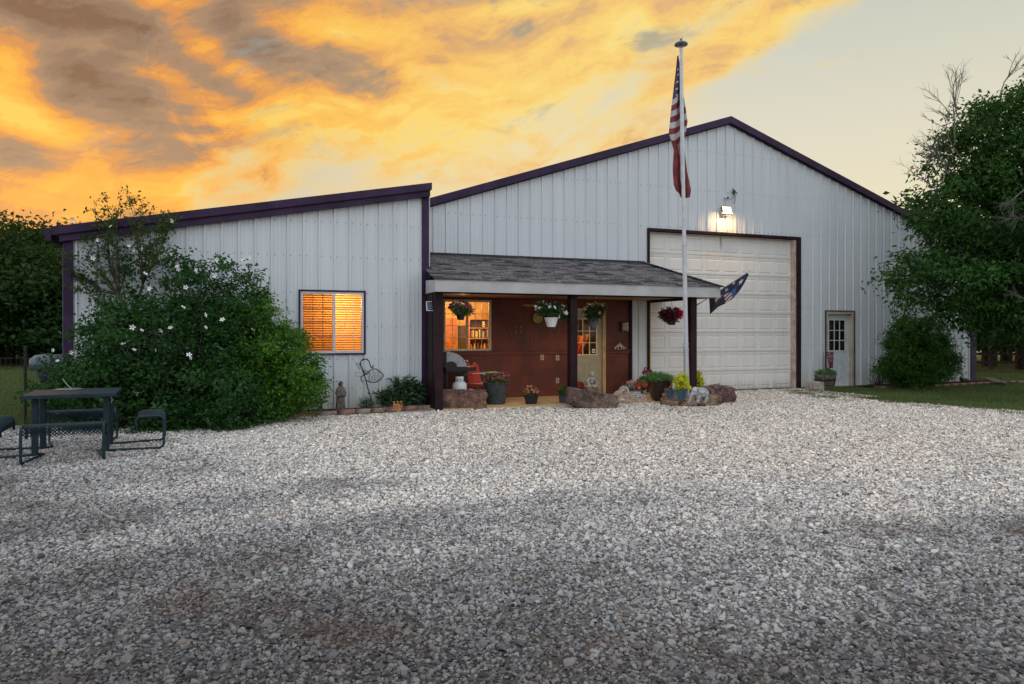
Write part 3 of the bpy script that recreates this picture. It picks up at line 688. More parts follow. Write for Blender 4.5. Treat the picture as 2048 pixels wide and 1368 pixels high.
while v < VB - .06:
    ue = min(hipu(v), RXR + .04); u = RXL - .03 - rng.random() * .2; zc = rz(v)
    while u < ue:
        wd = rng.choice([.16, .2, .24, .3, .33]); a, b = max(u, RXL - .02), min(u + wd - .004, ue + rng.uniform(-.02, .03)); u += wd
        if b - a < .02: continue
        if a < A1 + .03 and v > VA - .30: a = A1 + .03
        if b - a < .02: continue
        th = rng.choice([.006, .012, .018]); vv1 = min(v + ex + .05, VB - .05); v0 = v - rng.choice([0, 0, .008])
        z0_ = rz(v0) + .012 + th; z1_ = rz(vv1) + .002
        mb.add([(a, v0, z0_), (b, v0, z0_), (b, vv1, z1_), (a, vv1, z1_), (a, v0, z0_ - th - .008), (b, v0, z0_ - th - .008)], [(0, 1, 2, 3), (4, 5, 1, 0), (0, 3, 4), (1, 5, 2)], rng.choice([0, 0, 1, 1, 2]))
    v += ex; row += 1
mb.add([(RXR, RF, 2.68), (RXR, VB, 2.68), (9.6, VB, 3.41)], [(0, 1, 2)], 0)
for i in range(16):                                       # hip caps
    t = i / 16; mb.cbox((RXR - t * (RXR - 9.6), RF + t * (VB - RF), 2.70 + t * .74), (.20, .28, .012), (R(13), R(13), R(18)), rng.choice([0, 1, 2]))
mb.box(UL + .02, 9.62, VB - .06, VB - .035, 3.36, 3.46, 2)
bp(mb, 'porch_roof_shingles', SH)
mb = MB(); mb.lathe([(.0, 2.430), (.075, 2.430), (.09, 2.436)], (7.35, 14.2, 0)); bp(mb, 'recessed_light', emit_mat('recessed_glow', (1, .72, .42), 9))
lamp('recessed_light_beam', 'SPOT', (7.35, 14.2, 2.425), 85, (1, .66, .35), .06, (0, 0, 0), spot=R(150))
# outlets and switch plates
for (px, py) in ((1084, 715), (1115, 715.5), (1115, 761)):
    c = P(px, py, VB - .01); mb = MB(); mb.box(c.x - .045, c.x + .045, VB - .016, VB, c.z - .065, c.z + .065); mb.box(c.x - .016, c.x + .016, VB - .026, VB - .0165, c.z - .035, c.z + .035, 1)
    bp(mb, 'outlet_cover', [mat('tan_plate', (.5, .36, .24), .5), mat('plate_grey', (.2, .17, .14), .5)], bevel=.002)
# ------------------------------------------------------------------ ground
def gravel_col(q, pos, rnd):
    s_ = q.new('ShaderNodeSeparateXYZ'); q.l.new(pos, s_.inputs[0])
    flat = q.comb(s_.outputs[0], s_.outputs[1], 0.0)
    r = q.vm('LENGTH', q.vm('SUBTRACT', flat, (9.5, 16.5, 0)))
    # tyre tracks and raked streaks, then whiter to greyer stone whose colour also carries the light falloff
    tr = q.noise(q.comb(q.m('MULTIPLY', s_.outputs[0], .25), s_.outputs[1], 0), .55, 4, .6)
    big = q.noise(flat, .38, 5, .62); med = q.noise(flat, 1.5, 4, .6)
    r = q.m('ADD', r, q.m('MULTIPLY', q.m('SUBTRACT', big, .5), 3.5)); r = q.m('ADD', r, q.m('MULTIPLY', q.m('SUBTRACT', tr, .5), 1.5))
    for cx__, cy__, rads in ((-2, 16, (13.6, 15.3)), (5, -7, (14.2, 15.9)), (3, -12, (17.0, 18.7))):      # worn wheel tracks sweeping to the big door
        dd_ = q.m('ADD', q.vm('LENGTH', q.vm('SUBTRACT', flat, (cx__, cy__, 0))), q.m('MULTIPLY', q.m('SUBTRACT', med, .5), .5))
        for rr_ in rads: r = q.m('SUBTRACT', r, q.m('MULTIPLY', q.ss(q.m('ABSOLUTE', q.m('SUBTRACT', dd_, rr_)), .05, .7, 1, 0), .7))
    light_falloff = q.ramp(q.ss(r, 7.2, 18.8, 1, 0), [(0, (0, 0, 0)), (1, (1, 1, 1))])
    c = q.ramp(light_falloff, [(0, (.120, .112, .110)), (.22, (.225, .217, .212)), (.45, (.44, .425, .408)), (.7, (.74, .69, .635)), (1, (.84, .75, .655))])
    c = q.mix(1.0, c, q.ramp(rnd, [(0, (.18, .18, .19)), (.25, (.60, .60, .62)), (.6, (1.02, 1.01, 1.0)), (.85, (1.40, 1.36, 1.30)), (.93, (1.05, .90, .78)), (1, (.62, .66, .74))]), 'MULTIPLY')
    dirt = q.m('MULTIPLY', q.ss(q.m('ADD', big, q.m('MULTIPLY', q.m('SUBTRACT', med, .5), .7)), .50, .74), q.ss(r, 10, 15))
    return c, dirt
def gravel_ground():
    m = bpy.data.materials.new('gravel_bed'); m.use_nodes = True; q = NT(m.node_tree); b = q.n['Principled BSDF']
    g = q.new('ShaderNodeNewGeometry'); pos = g.outputs['Position']
    vo = q.new('ShaderNodeTexVoronoi'); q.put(vo.inputs['Vector'], pos); vo.inputs['Scale'].default_value = 46
    sc = q.new('ShaderNodeSeparateColor'); q.l.new(vo.outputs['Color'], sc.inputs[0])
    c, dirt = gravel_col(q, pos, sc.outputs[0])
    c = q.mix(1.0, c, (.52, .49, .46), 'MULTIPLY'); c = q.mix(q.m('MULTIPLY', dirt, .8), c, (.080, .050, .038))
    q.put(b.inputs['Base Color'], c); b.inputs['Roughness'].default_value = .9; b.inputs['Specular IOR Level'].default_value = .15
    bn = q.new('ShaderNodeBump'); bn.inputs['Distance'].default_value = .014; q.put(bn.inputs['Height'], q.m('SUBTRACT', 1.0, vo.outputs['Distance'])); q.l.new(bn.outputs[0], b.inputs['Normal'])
    return m
def gravel_stone():
    m = bpy.data.materials.new('gravel_stone'); m.use_nodes = True; q = NT(m.node_tree); b = q.n['Principled BSDF']
    g = q.new('ShaderNodeNewGeometry'); pos = g.outputs['Position']
    a = q.new('ShaderNodeAttribute', attribute_name='shade', attribute_type='INSTANCER')
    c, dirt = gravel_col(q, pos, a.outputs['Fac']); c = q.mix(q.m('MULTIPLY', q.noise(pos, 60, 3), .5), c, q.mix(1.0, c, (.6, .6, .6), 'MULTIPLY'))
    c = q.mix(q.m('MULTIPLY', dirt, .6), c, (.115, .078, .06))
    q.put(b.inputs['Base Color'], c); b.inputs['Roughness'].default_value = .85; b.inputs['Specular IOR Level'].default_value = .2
    return m
def grass_ground():
    m = bpy.data.materials.new('grass_soil'); m.use_nodes = True; q = NT(m.node_tree); b = q.n['Principled BSDF']
    g = q.new('ShaderNodeNewGeometry'); p = g.outputs['Position']; s_ = q.new('ShaderNodeSeparateXYZ'); q.l.new(p, s_.inputs[0])
    c = q.mix(q.ss(q.noise(p, .25, 5), .35, .65), (.060, .080, .028), (.085, .100, .036)); c = q.mix(q.m('MULTIPLY', q.ss(q.noise(p, 1.3, 5, .65), .52, .7), .5), c, (.10, .075, .045))
    far = q.m('MAXIMUM', q.ss(q.vm('LENGTH', p), 48, 62), q.m('MULTIPLY', q.ss(q.vm('LENGTH', p), 35, 39), q.ss(s_.outputs[0], 12, 18))); c = q.mix(far, c, q.mix(q.ss(q.noise(p, .12, 3), .4, .6), (.33, .25, .11), (.20, .22, .08)))
    q.put(b.inputs['Base Color'], c); b.inputs['Roughness'].default_value = .95; b.inputs['Specular IOR Level'].default_value = .1
    bn = q.new('ShaderNodeBump'); bn.inputs['Distance'].default_value = .04; q.put(bn.inputs['Height'], q.noise(p, 9, 5, .7)); q.l.new(bn.outputs[0], b.inputs['Normal'])
    return m
mb = MB(); mb.quad((-700, -200, -.03), (700, -200, -.03), (700, 900, -.03), (-700, 900, -.03))
tag(mb.build('ground', grass_ground()), kind='structure', label='grassy ground reaching to the horizon')
edge_r = [Vector((14.72, 15.75, 0)), G(1606, 786), G(1660, 793), G(1750, 801), G(1870, 810), G(2048, 823), G(2300, 850), Vector((17.5, 2, 0)), Vector((20, -14, 0))]
er_v = np.array([p.y for p in edge_r]); er_u = np.array([p.x for p in edge_r]); _o = np.argsort(er_v)
def drive_right(v): return np.interp(v, er_v[_o], er_u[_o])
mb = MB(); pl = [(-26, -14), (-26, 14.05), (-3.1, 14.05), (-3.1, 15.0), (9, 15.0), (9, 15.95)] + [(p.x, p.y) for p in edge_r]
mb.add([(a, b, 0) for a, b in pl], [tuple(range(len(pl)))])
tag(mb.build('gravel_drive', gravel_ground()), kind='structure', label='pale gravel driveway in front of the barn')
mb = MB(); mb.box(3.47, 9.95, 13.82, VB - .001, -.02, .03)
tag(mb.build('porch_floor', mat('tan_concrete', (.60, .40, .20), .6, var=.1, vscale=1.5, bump=.001, bscale=60)), kind='structure', label='tan concrete porch slab')

# loose stones
def gravel_points():
    rng = np.random.default_rng(5); N = 900000
    Z = 2.4 + (25 - 2.4) * rng.random(N) ** 1.0; X = (rng.random(N) * 2 - 1) * .98 * Z
    dens = np.where(Z < 7, 1.0, (7 / Z) ** .8); wgt = dens * Z / Z.max(); keep = rng.random(N) < wgt / wgt.max(); Z, X = Z[keep], X[keep]
    U = X * CT + Z * ST; V = -X * ST + Z * CT
    ok = (V < np.where(U > 9.95, 15.7, np.where(U > 3.4, 13.80, np.where(U > -3.0, 13.72, 14.1)))) & (U < drive_right(V) + rng.normal(size=len(U)) * .12)
    ok |= (U > 9.95) & (U < 14.7) & (V < 15.75) & (V > 13)
    U, V, Z = U[ok], V[ok], Z[ok]; n = len(U)
    big = rng.random(n)
    s_ = (.0062 + .0074 * big ** 2.4) * np.where(big > .99, 1.5, 1.0)
    z = s_ * (.1 + .55 * rng.random(n))
    me = bpy.data.meshes.new('gravel'); me.vertices.add(n); me.vertices.foreach_set('co', np.stack([U, V, z], 1).astype(np.float32).ravel())
    for nm, ty, dt in (('scl', 'FLOAT_VECTOR', np.stack([s_ * (1 + .5 * rng.random(n)), s_ * (1 + .5 * rng.random(n)), s_ * (.5 + .4 * rng.random(n))], 1)), ('rot', 'FLOAT_VECTOR', np.stack([rng.normal(size=n) * .5, rng.normal(size=n) * .5, rng.random(n) * 6.28], 1)), ('shade', 'FLOAT', rng.random(n))):
        a = me.attributes.new(nm, ty, 'POINT'); a.data.foreach_set('value' if ty == 'FLOAT' else 'vector', dt.astype(np.float32).ravel())
    me.update(); o = bpy.data.objects.new('gravel', me); COL.objects.link(o); print('stones', n)
    t = bpy.data.node_groups.new('gravel_scatter', 'GeometryNodeTree'); t.is_modifier = True if hasattr(t, 'is_modifier') else None
    t.interface.new_socket('Geometry', in_out='INPUT', socket_type='NodeSocketGeometry'); t.interface.new_socket('Geometry', in_out='OUTPUT', socket_type='NodeSocketGeometry')
    N_ = t.nodes; L_ = t.links; gi = N_.new('NodeGroupInput'); go = N_.new('NodeGroupOutput'); jn = N_.new('GeometryNodeJoinGeometry')
    for i in range(7):
        ic = N_.new('GeometryNodeMeshIcoSphere'); ic.inputs['Radius'].default_value = 1; ic.inputs['Subdivisions'].default_value = 2
        ps = N_.new('GeometryNodeInputPosition'); nz = N_.new('ShaderNodeTexNoise'); nz.noise_dimensions = '4D'; nz.inputs['W'].default_value = i * 3.3; nz.inputs['Scale'].default_value = .9; nz.inputs['Detail'].default_value = 2
        L_.new(ps.outputs[0], nz.inputs['Vector']); sb = N_.new('ShaderNodeVectorMath'); sb.operation = 'SUBTRACT'; L_.new(nz.outputs['Color'], sb.inputs[0]); sb.inputs[1].default_value = (.5, .5, .5)
        sl = N_.new('ShaderNodeVectorMath'); sl.operation = 'SCALE'; L_.new(sb.outputs[0], sl.inputs[0]); sl.inputs['Scale'].default_value = 2.0
        sp = N_.new('GeometryNodeSetPosition'); L_.new(ic.outputs[0], sp.inputs['Geometry']); L_.new(sl.outputs[0], sp.inputs['Offset'])
        sm = N_.new('GeometryNodeSetMaterial'); L_.new(sp.outputs[0], sm.inputs[0]); sm.inputs['Material'].default_value = bpy.data.materials['gravel_stone']
        gti = N_.new('GeometryNodeGeometryToInstance'); L_.new(sm.outputs[0], gti.inputs[0]); L_.new(gti.outputs[0], jn.inputs[0])
    io = N_.new('GeometryNodeInstanceOnPoints'); L_.new(gi.outputs[0], io.inputs['Points']); L_.new(jn.outputs[0], io.inputs['Instance']); io.inputs['Pick Instance'].default_value = True
    for nm, sk in (('scl', 'Scale'), ('rot', 'Rotation')):
        na = N_.new('GeometryNodeInputNamedAttribute'); na.data_type = 'FLOAT_VECTOR'; na.inputs['Name'].default_value = nm; L_.new(na.outputs[0], io.inputs[sk])
    L_.new(io.outputs[0], go.inputs[0]); md = o.modifiers.new('scatter', 'NODES'); md.node_group = t
    me.materials.append(bpy.data.materials['gravel_stone'])
    return tag(o, 'loose grey and white crushed stone over the driveway', 'gravel', kind='stuff')
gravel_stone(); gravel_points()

# grass
M_GRASS = leaf_mat('grass_blade', (.045, .075, .020), (.150, .190, .055), .25, .2, .6)
M_DRYG = leaf_mat('dry_grass', (.10, .075, .035), (.24, .18, .09), .25, .2, .6)
def blades(name, U, V, h, w_, matl, label, rng, tintb=None):
    n = len(U); th = rng.random(n) * 6.28; L = h * (.5 + rng.random(n)); lean = rng.normal(size=(n, 2)) * .4 * L[:, None]
    dx, dy = np.cos(th) * w_ * .5, np.sin(th) * w_ * .5; z0 = np.full(n, -.02)
    a = np.stack([U - dx, V - dy, z0], 1); b = np.stack([U + dx, V + dy, z0], 1); c = np.stack([U + lean[:, 0], V + lean[:, 1], L], 1)
    v = np.stack([a, b, c], 1).reshape(-1, 3); f = np.arange(n * 3).reshape(-1, 3)
    t = rng.random(n) * .7 + (tintb if tintb is not None else .15)
    return tag(raw_mesh(name, v, f, matl, tint=np.clip(t, 0, 1)), label, 'grass', kind='stuff')
rng = np.random.default_rng(11)
def patch(n):                                             # uneven patchiness
    ctr = rng.random((60, 2)) * [34, 30] + [13, 2]
    return ctr
n = 230000; V = 4 + 30 * rng.random(n) ** .9; U = drive_right(np.minimum(V, 15.7)) - .1 + rng.random(n) ** 1.3 * (14 + (V - 4) * .9)
bed = (V > 15.05 + .12 * np.sin(U * 3)) & (U < 22.8); ok = ~((V > 15.7) & (U < 22.05)) & ~((U > 16.6) & bed & (V < 16)) & ~((U > 13) & (U < 16.6) & (V > 15.72))
ok &= (rng.random(n) < np.clip((U - drive_right(np.minimum(V, 15.7))) * 2.2 + .12, 0, 1)); U, V = U[ok], V[ok]
tb = .12 + .3 * (np.sin(U * 1.7 + V) * np.sin(V * 1.3 - U * .6) > .1)
blades('lawn_grass', U, V, .055, .012, M_GRASS, 'short green lawn between the gravel and the barn', rng, tb)
n = 9000; V = 6 + 9.2 * rng.random(n); U = drive_right(V) - np.abs(rng.normal(size=n)) * .35; tuft = (np.sin(U * 5 + V * 2) * np.sin(V * 3.7 - U) > .15)
blades('edge_grass', U[tuft], V[tuft], .05, .012, M_GRASS, 'ragged grass creeping over the gravel edge', rng)
n = 120000; Z = 11 + 50 * rng.random(n) ** 1.6; X = -Z * (.55 + .42 * rng.random(n)); U = X * CT + Z * ST; V = -X * ST + Z * CT; ok = (V > 14.15) & (U < -3.3); U, V = U[ok], V[ok]
hh = np.where(rng.random(len(U)) > .97, .16, .07)
blades('field_grass', U, V, hh, .02, M_GRASS, 'green mown field beyond the wire fence', rng)
n = 30000; Z = 54 + 12 * rng.random(n); X = -Z * (.45 + .5 * rng.random(n)); U = X * CT + Z * ST; V = -X * ST + Z * CT
blades('dry_grass', U, V, .8, .05, M_DRYG, 'tall dry grass at the foot of the left woods', rng)
n = 2600; U = rng.random(n) * 18 - 14; V = 13.6 + rng.random(n) * .7; ok = U < -2.5; blades('edge_weeds', U[ok], V[ok], .12, .012, M_GRASS, 'weeds along the foot of the wire fence', rng)
# mulch beds
M_MULCH = mat('red_mulch', (.10, .035, .022), .95, var=.35, vscale=30, bump=.03, bscale=60)
edge_l = [(x, G(x, y).x, G(x, y).y) for x, y in ((560, 838), (615, 832), (690, 829), (745, 826), (810, 821), (872, 817))]
mb = MB(); pl = [(p[1], p[2]) for p in edge_l] + [(3.48, VA - .02), (-2.9, VA - .02), (-2.9, 13.2), (-1.2, 12.9)]
mb.add([(a, b, .02) for a, b in pl], [tuple(range(len(pl)))]); mb.build('flower_bed', M_MULCH)['kind'] = 'structure'
mb = MB(); pl = [(16.9, 15.78), (17.2, 15.15), (18.5, 14.8), (20.5, 14.9), (22.6, 14.9), (23.3, 15.4), (22.2, 16.5), (21.96, 15.78)]
mb.add([(a, b, .025) for a, b in pl], [tuple(range(len(pl)))]); mb.build('flower_bed', M_MULCH)['kind'] = 'structure'
for nm, fn, num in (('mulch_chips', lambda r: (r.uniform(-1.0, 3.4), 0), 1500),):
    rg = random.Random(4); mb = MB()
    for i in range(num):
        u = rg.uniform(-1.2, 3.4); vf = float(np.interp(u, [p[1] for p in edge_l], [p[2] for p in edge_l])) + .08; v = rg.uniform(vf, VA - .03)
        mb.cbox((u, v, .035), (rg.uniform(.02, .06), .012, .008), (rg.uniform(-.4, .4), rg.uniform(-.4, .4), rg.uniform(0, 3)))
    for i in range(1300):
        u = rg.uniform(17.2, 22.6); v = rg.uniform(15.0, 15.75); mb.cbox((u, v, .04), (rg.uniform(.02, .07), .014, .01), (rg.uniform(-.4, .4), rg.uniform(-.4, .4), rg.uniform(0, 3)))
    tag(mb.build(nm, M_MULCH), 'red brown bark chips in the beds', 'mulch', kind='stuff')
# ------------------------------------------------------------------ trees and shrubs
M_BARK = mat('bark', (.085, .062, .045), .9, var=.4, vscale=12, bump=.02, bscale=30)
M_TWIG = mat('twig', (.10, .075, .055), .85, var=.3)
M_GTWIG = mat('grey_twig', (.16, .14, .12), .85, var=.3)
LM_DARK = leaf_mat('leaf_dark', (.009, .028, .007), (.034, .082, .017), .25, .12)
LM_MID = leaf_mat('leaf_mid', (.015, .042, .010), (.060, .125, .024), .28, .35)
LM_HIB = leaf_mat('leaf_hibiscus', (.008, .036, .008), (.044, .122, .024), .3, .16)
LM_BOX = leaf_mat('leaf_bright', (.014, .058, .006), (.120, .27, .024), .28, .2)
LM_OLIVE = leaf_mat('leaf_olive', (.022, .048, .010), (.080, .125, .026), .3, .15)
LM_BACK = leaf_mat('leaf_far', (.010, .026, .005), (.044, .080, .015), .25, .1)
LM_YEW = leaf_mat('leaf_yew', (.010, .042, .007), (.075, .19, .025), .28, .15)
LM_BAY = leaf_mat('leaf_bay', (.012, .038, .014), (.050, .105, .036), .18, .3, .4)
def E(x, y, Z, rx, ry, rz_=None):
    """ellipsoid: survey centre and radii in metres"""
    c = C(x, y, Z); return (c.x, c.y, c.z, rx, ry, rz_ or rx)
def local(ell, L): return [(a - L.x, b - L.y, c - L.z) + tuple(r) for a, b, c, *r in ell]

# -- flower of five petals
def flower_mesh(r, petals, m_pet, m_ctr, cup=.35, seed=0, wd=.62):
    mb = MB(); rg = random.Random(seed)
    for i in range(petals):
        a = i * 2 * math.pi / petals + rg.uniform(-.1, .1); c, s_ = math.cos(a), math.sin(a); p = lambda t, o_, h: (r * (t * c - o_ * s_), r * (t * s_ + o_ * c), r * h)
        mb.add([p(.08, 0, 0), p(.55, -wd * .5, cup * .6), p(.98, -wd * .28, cup), p(1.05, .0, cup * 1.05), p(.98, wd * .28, cup), p(.55, wd * .5, cup * .55), p(.6, 0, cup * .35)], [(0, 1, 6), (1, 2, 6), (2, 3, 6), (3, 4, 6), (4, 5, 6), (5, 0, 6)])
    mb.blob((0, 0, r * .12), r * .16, 1, 0, mi=1)
    o = mb.build('flower', [m_pet, m_ctr]); me = o.data; bpy.data.objects.remove(o); return me
def put_flowers(me, pts, parent, rg, name='flower', face=None, s=(.75, 1.2)):
    for p in pts:
        o = bpy.data.objects.new(name, me); COL.objects.link(o); o.parent = parent; o.location = p
        d_ = Vector(face if face else (rg.uniform(-1, 1), rg.uniform(-1.4, .1), rg.uniform(-.2, .9))) + Vector((rg.uniform(-.5, .5), rg.uniform(-.4, .4), rg.uniform(-.4, .4)))
        o.rotation_euler = d_.to_track_quat('Z', 'Y').to_euler(); q_ = rg.uniform(*s); o.scale = (q_, q_, q_)
M_WPET = mat('white_petal', (.78, .76, .74), .6, var=.04); M_YCTR = mat('yellow_centre', (.6, .42, .1), .6)
FL_WHITE = flower_mesh(.040, 5, M_WPET, M_YCTR)

# big rose of sharon thicket at the annex corner
rng = np.random.default_rng(21); rg = random.Random(5)
Lh = G(330, 862); Lh = G(340, 850)
hib = thing('rose_of_sharon_shrub', 'huge dark green flowering shrub with scattered white blooms beside the picnic table', 'shrub', Lh)
ell = local([E(330, 700, 12.2, 1.35, 1.0, 1.15), E(250, 760, 12.0, 1.0, .9, .8), E(430, 610, 12.5, .85, .8, .85), E(180, 790, 12.0, .75, .6, .5), E(420, 790, 11.7, 1.0, .8, .75), E(320, 545, 12.6, .5, .5, .4), E(470, 560, 12.6, .35, .4, .25), E(215, 660, 12.2, .5, .5, .3), E(120, 760, 11.9, .55, .45, .45), E(150, 730, 12.0, .45, .4, .35), E(350, 830, 11.4, 1.0, .5, .35), E(200, 830, 11.5, .9, .5, .4)], Lh)
o, cp, rad = crown('foliage', ell, 640, 62, .20, .074, LM_HIB, hib, rng, .55, .35, .35, .05)
branches('stems', [(.1, .2, 0), (-.4, .1, 0), (.5, .3, 0), (.0, .6, 0), (-.8, .2, 0)], cp[rng.choice(len(cp), 130, replace=False)], M_GTWIG, hib, .026, .004, rng=rng)
fl = [(190, 594), (283, 661), (372, 575), (323, 660), (341, 656), (268, 700), (107, 700), (142, 705), (115, 722), (265, 655), (247, 688), (432, 520), (485, 520), (430, 551), (355, 533), (356, 538), (411, 655), (445, 640), (380, 715), (480, 816), (475, 838), (355, 862), (470, 786), (378, 710), (113, 825), (505, 660), (410, 630), (366, 615), (500, 515), (344, 508), (393, 540), (272, 786), (178, 817), (310, 700), (290, 548), (300, 577)]
put_flowers(FL_WHITE, [C(x, y, 11.15 + .7 * (abs(y - 700) / 200)) - Lh for x, y in fl], hib, rg)

# tall thin tree rising behind it
L_ = C(270, 820, 12.8); L_.z = 0
tt = thing('slender_flowering_tree', 'tall airy tree of thin bare limbs with small leaves before the annex left corner', 'tree', L_)
tips = []
for x, y in ((190, 400), (215, 385), (235, 392), (262, 398), (150, 440), (175, 450), (300, 430), (330, 425), (355, 420), (205, 430), (240, 430), (270, 440), (135, 470), (165, 500), (310, 460), (280, 480), (225, 470), (250, 500), (195, 540), (160, 560), (140, 545), (330, 450), (290, 510), (240, 540), (120, 530), (320, 500), (180, 580), (215, 600), (255, 580), (205, 500), (345, 440), (225, 410), (250, 380), (280, 410), (130, 500), (150, 580)):
    tips.append(C(x + rg.uniform(-6, 6), y + rg.uniform(-5, 5), 12.5 + rg.uniform(-.4, .5)) - L_)
mb = MB(); fork = C(262, 640, 12.7) - L_; f2 = C(238, 590, 12.7) - L_; f3 = C(285, 570, 12.7) - L_; leafp = []
mb.tube([(0, 0, 0), fork * .5 + Vector((.05, 0, 0)), fork], [.05, .04, .032], 7); mb.tube([fork, f2], [.03, .024], 6); mb.tube([fork, f3], [.03, .022], 6)
for t in tips:
    b = f2 if t.x < f3.x - .3 else f3
    if t.z < f2.z + .2: b = fork
    m1 = b.lerp(t, .4) + Vector((rg.uniform(-.1, .1), rg.uniform(-.1, .1), -.05)); m2 = b.lerp(t, .75) + Vector((rg.uniform(-.08, .08), rg.uniform(-.08, .08), .02))
    mb.tube([b, m1, m2, t], [.014, .009, .005, .002], 5, caps=False)
    for j in range(8):
        s_ = m1.lerp(t, rg.random() ** .7); e_ = s_ + Vector((rg.uniform(-.22, .22), rg.uniform(-.2, .2), rg.uniform(-.02, .25))); mb.tube([s_, s_.lerp(e_, .5) + Vector((0, 0, .01)), e_], [.003, .002, .0015], 4, caps=False)
        for q_ in range(14): leafp.append(tuple(s_.lerp(e_, rg.random()) + Vector((rg.gauss(0, .03), rg.gauss(0, .03), rg.gauss(0, .03)))))
mb.build('limbs', M_TWIG, tt, smooth=True)
lp = np.array(leafp); v, f = leaf_arrays(lp, .058, .5, .2, rng=rng); raw_mesh('foliage', v, f, LM_OLIVE, tt, np.repeat(rng.random(len(lp)), 2))
put_flowers(FL_WHITE, [C(x, y, 12.1) - L_ for x, y in ((196, 480), (222, 453), (258, 492), (282, 497), (146, 440), (305, 470), (345, 441), (187, 516), (268, 500))], tt, rg)

# bright rounded shrub under the annex window
L_ = G(560, 838); L_.z = 0
bx = thing('boxwood_shrub', 'dense bright green leafy shrub under the left side of the lit annex window', 'shrub', L_)
ell = local([E(545, 700, 12.8, .72, .7, .62), E(580, 760, 12.7, .70, .7, .55), E(500, 640, 12.9, .55, .5, .5), E(560, 800, 12.6, .62, .6, .35), E(520, 610, 13.0, .35, .35, .3), E(480, 760, 12.6, .7, .6, .6), E(615, 770, 12.8, .25, .3, .35)], L_)
o, cp, rad = crown('foliage', ell, 440, 75, .14, .060, LM_BOX, bx, rng, .5, .45, .45, .04, trim=lambda c_: c_[:, 1] < VA - .15 - L_.y)
branches('stems', (0, .1, 0), cp[rng.choice(len(cp), 60, replace=False)], M_TWIG, bx, .022, .003, rng=rng)

# dark yew beside the entry door
L_ = G(1838, 774); L_.z = 0
yw = thing('yew_shrub', 'large dark green yew at the right end of the barn wall', 'shrub', L_)
ell = local([E(1835, 710, 20.0, 1.05, .75, .8), E(1835, 735, 19.8, 1.1, .7, .5), E(1810, 670, 20.1, .6, .5, .5), E(1860, 670, 20.1, .6, .5, .5), E(1800, 740, 19.9, .6, .5, .4), E(1880, 720, 20.1, .5, .5, .55), E(1835, 650, 20.1, .5, .4, .35)], L_)
o, cp, rad = crown('foliage', ell, 430, 75, .17, .10, LM_YEW, yw, rng, .26, .45, .5, .05, trim=lambda c_: c_[:, 1] < VB - .1 - L_.y)
branches('stems', (0, 0, 0), cp[rng.choice(len(cp), 60, replace=False)], M_TWIG, yw, .03, .004, rng=rng)

# big tree leaning over the right end
L_ = C(2120, 760, 17.5); L_.z = 0
bt = thing('shade_tree', 'large dark green leafy tree hanging over the right end of the barn', 'tree', L_)
ell = local([E(2010, 300, 17.5, 1.7, 1.7, 1.5), E(1960, 430, 17.3, 1.7, 1.7, 1.3), E(1895, 310, 17.5, .75, 1, .7), E(1930, 240, 17.5, .7, .9, .5), E(1880, 560, 17.0, 1.2, 1.3, .75), E(1820, 540, 17.2, .75, .9, .5), E(1960, 580, 17.0, 1.4, 1.5, .9), E(2060, 560, 16.5, 1.4, 1.6, 1.2),
    E(2120, 300, 17.5, 2.2, 2, 2.2), E(2250, 450, 17.5, 2.2, 2.2, 2.6), E(1870, 400, 17.4, .6, .8, .45), E(2040, 200, 17.5, .6, 1, .5), E(1850, 610, 17.0, .7, .9, .4), E(2000, 640, 16.8, 1.1, 1.1, .5), E(1790, 555, 17.2, .45, .6, .3)], L_); ell = [(a + .36, b, c_) + tuple(r_) for a, b, c_, *r_ in ell]
o, cp, rad = crown('foliage', ell, 1500, 58, .30, .125, leaf_mat('leaf_shade', (.009, .034, .008), (.058, .140, .026), .3, .14), bt, rng, .42, .35, .55, .9, .5)
mb = MB(); mb.tube([(0, 0, -.1), (.05, .1, 1.5), (-.2, .1, 3.0), (-.6, 0, 4.6)], [.24, .19, .16, .1], 10); mb.build('trunk', M_BARK, bt, smooth=True)
branches('limbs', [(-.1, .1, 2.4), (-.3, 0, 3.4), (-.6, 0, 4.6)], cp[rng.choice(len(cp), 170, replace=False)], M_BARK, bt, .06, .006, rng=rng)
# bare twigs on its left and top
def twig(p, d_, L, r, depth):
    e = p + d_ * L; m_ = p.lerp(e, .5) + Vector((rg.uniform(-1, 1), rg.uniform(-1, 1), rg.uniform(-1, 1))) * L * .06; mb.tube([p, m_, e], [r, r * .8, r * .55], 4, caps=False)
    if depth <= 0: return
    for i in range(rg.choice([3, 4])):
        nd = (d_ + Vector((rg.uniform(-.8, .8), rg.uniform(-.6, .6), rg.uniform(-.45, .55)))).normalized(); twig(m_.lerp(e, rg.uniform(-.4, 1)), nd, L * rg.uniform(.5, .75), r * .55, depth - 1)
for (x, y, L, x2, y2) in ((1925, 320, 1.0, 1868, 215), (1935, 260, 1.2, 1890, 150), (1915, 370, 1.1, 1835, 250), (2000, 190, .9, 2040, 110), (1890, 410, .8, 1815, 320), (1910, 290, 1.0, 1905, 160), (1900, 330, 1.0, 1840, 300)):
    mb = MB(); a = C(x, y, 17.2) - L_; b = C(x2, y2, 17.2) - L_; dd = (b - a); twig(a, dd.normalized(), dd.length * .62, .02, 3); mb.build('bare_branch', M_GTWIG, bt)
for (x, y, x2, y2) in ((2060, 370, 1975, 440), (2070, 420, 1990, 460), (2070, 620, 2010, 560)):
    mb = MB(); a = C(x, y, 15.6) - L_; b = C(x2, y2, 15.6) - L_; twig(a, (b - a).normalized(), (b - a).length * .45, .012, 3); mb.build('bare_branch', M_GTWIG, bt)

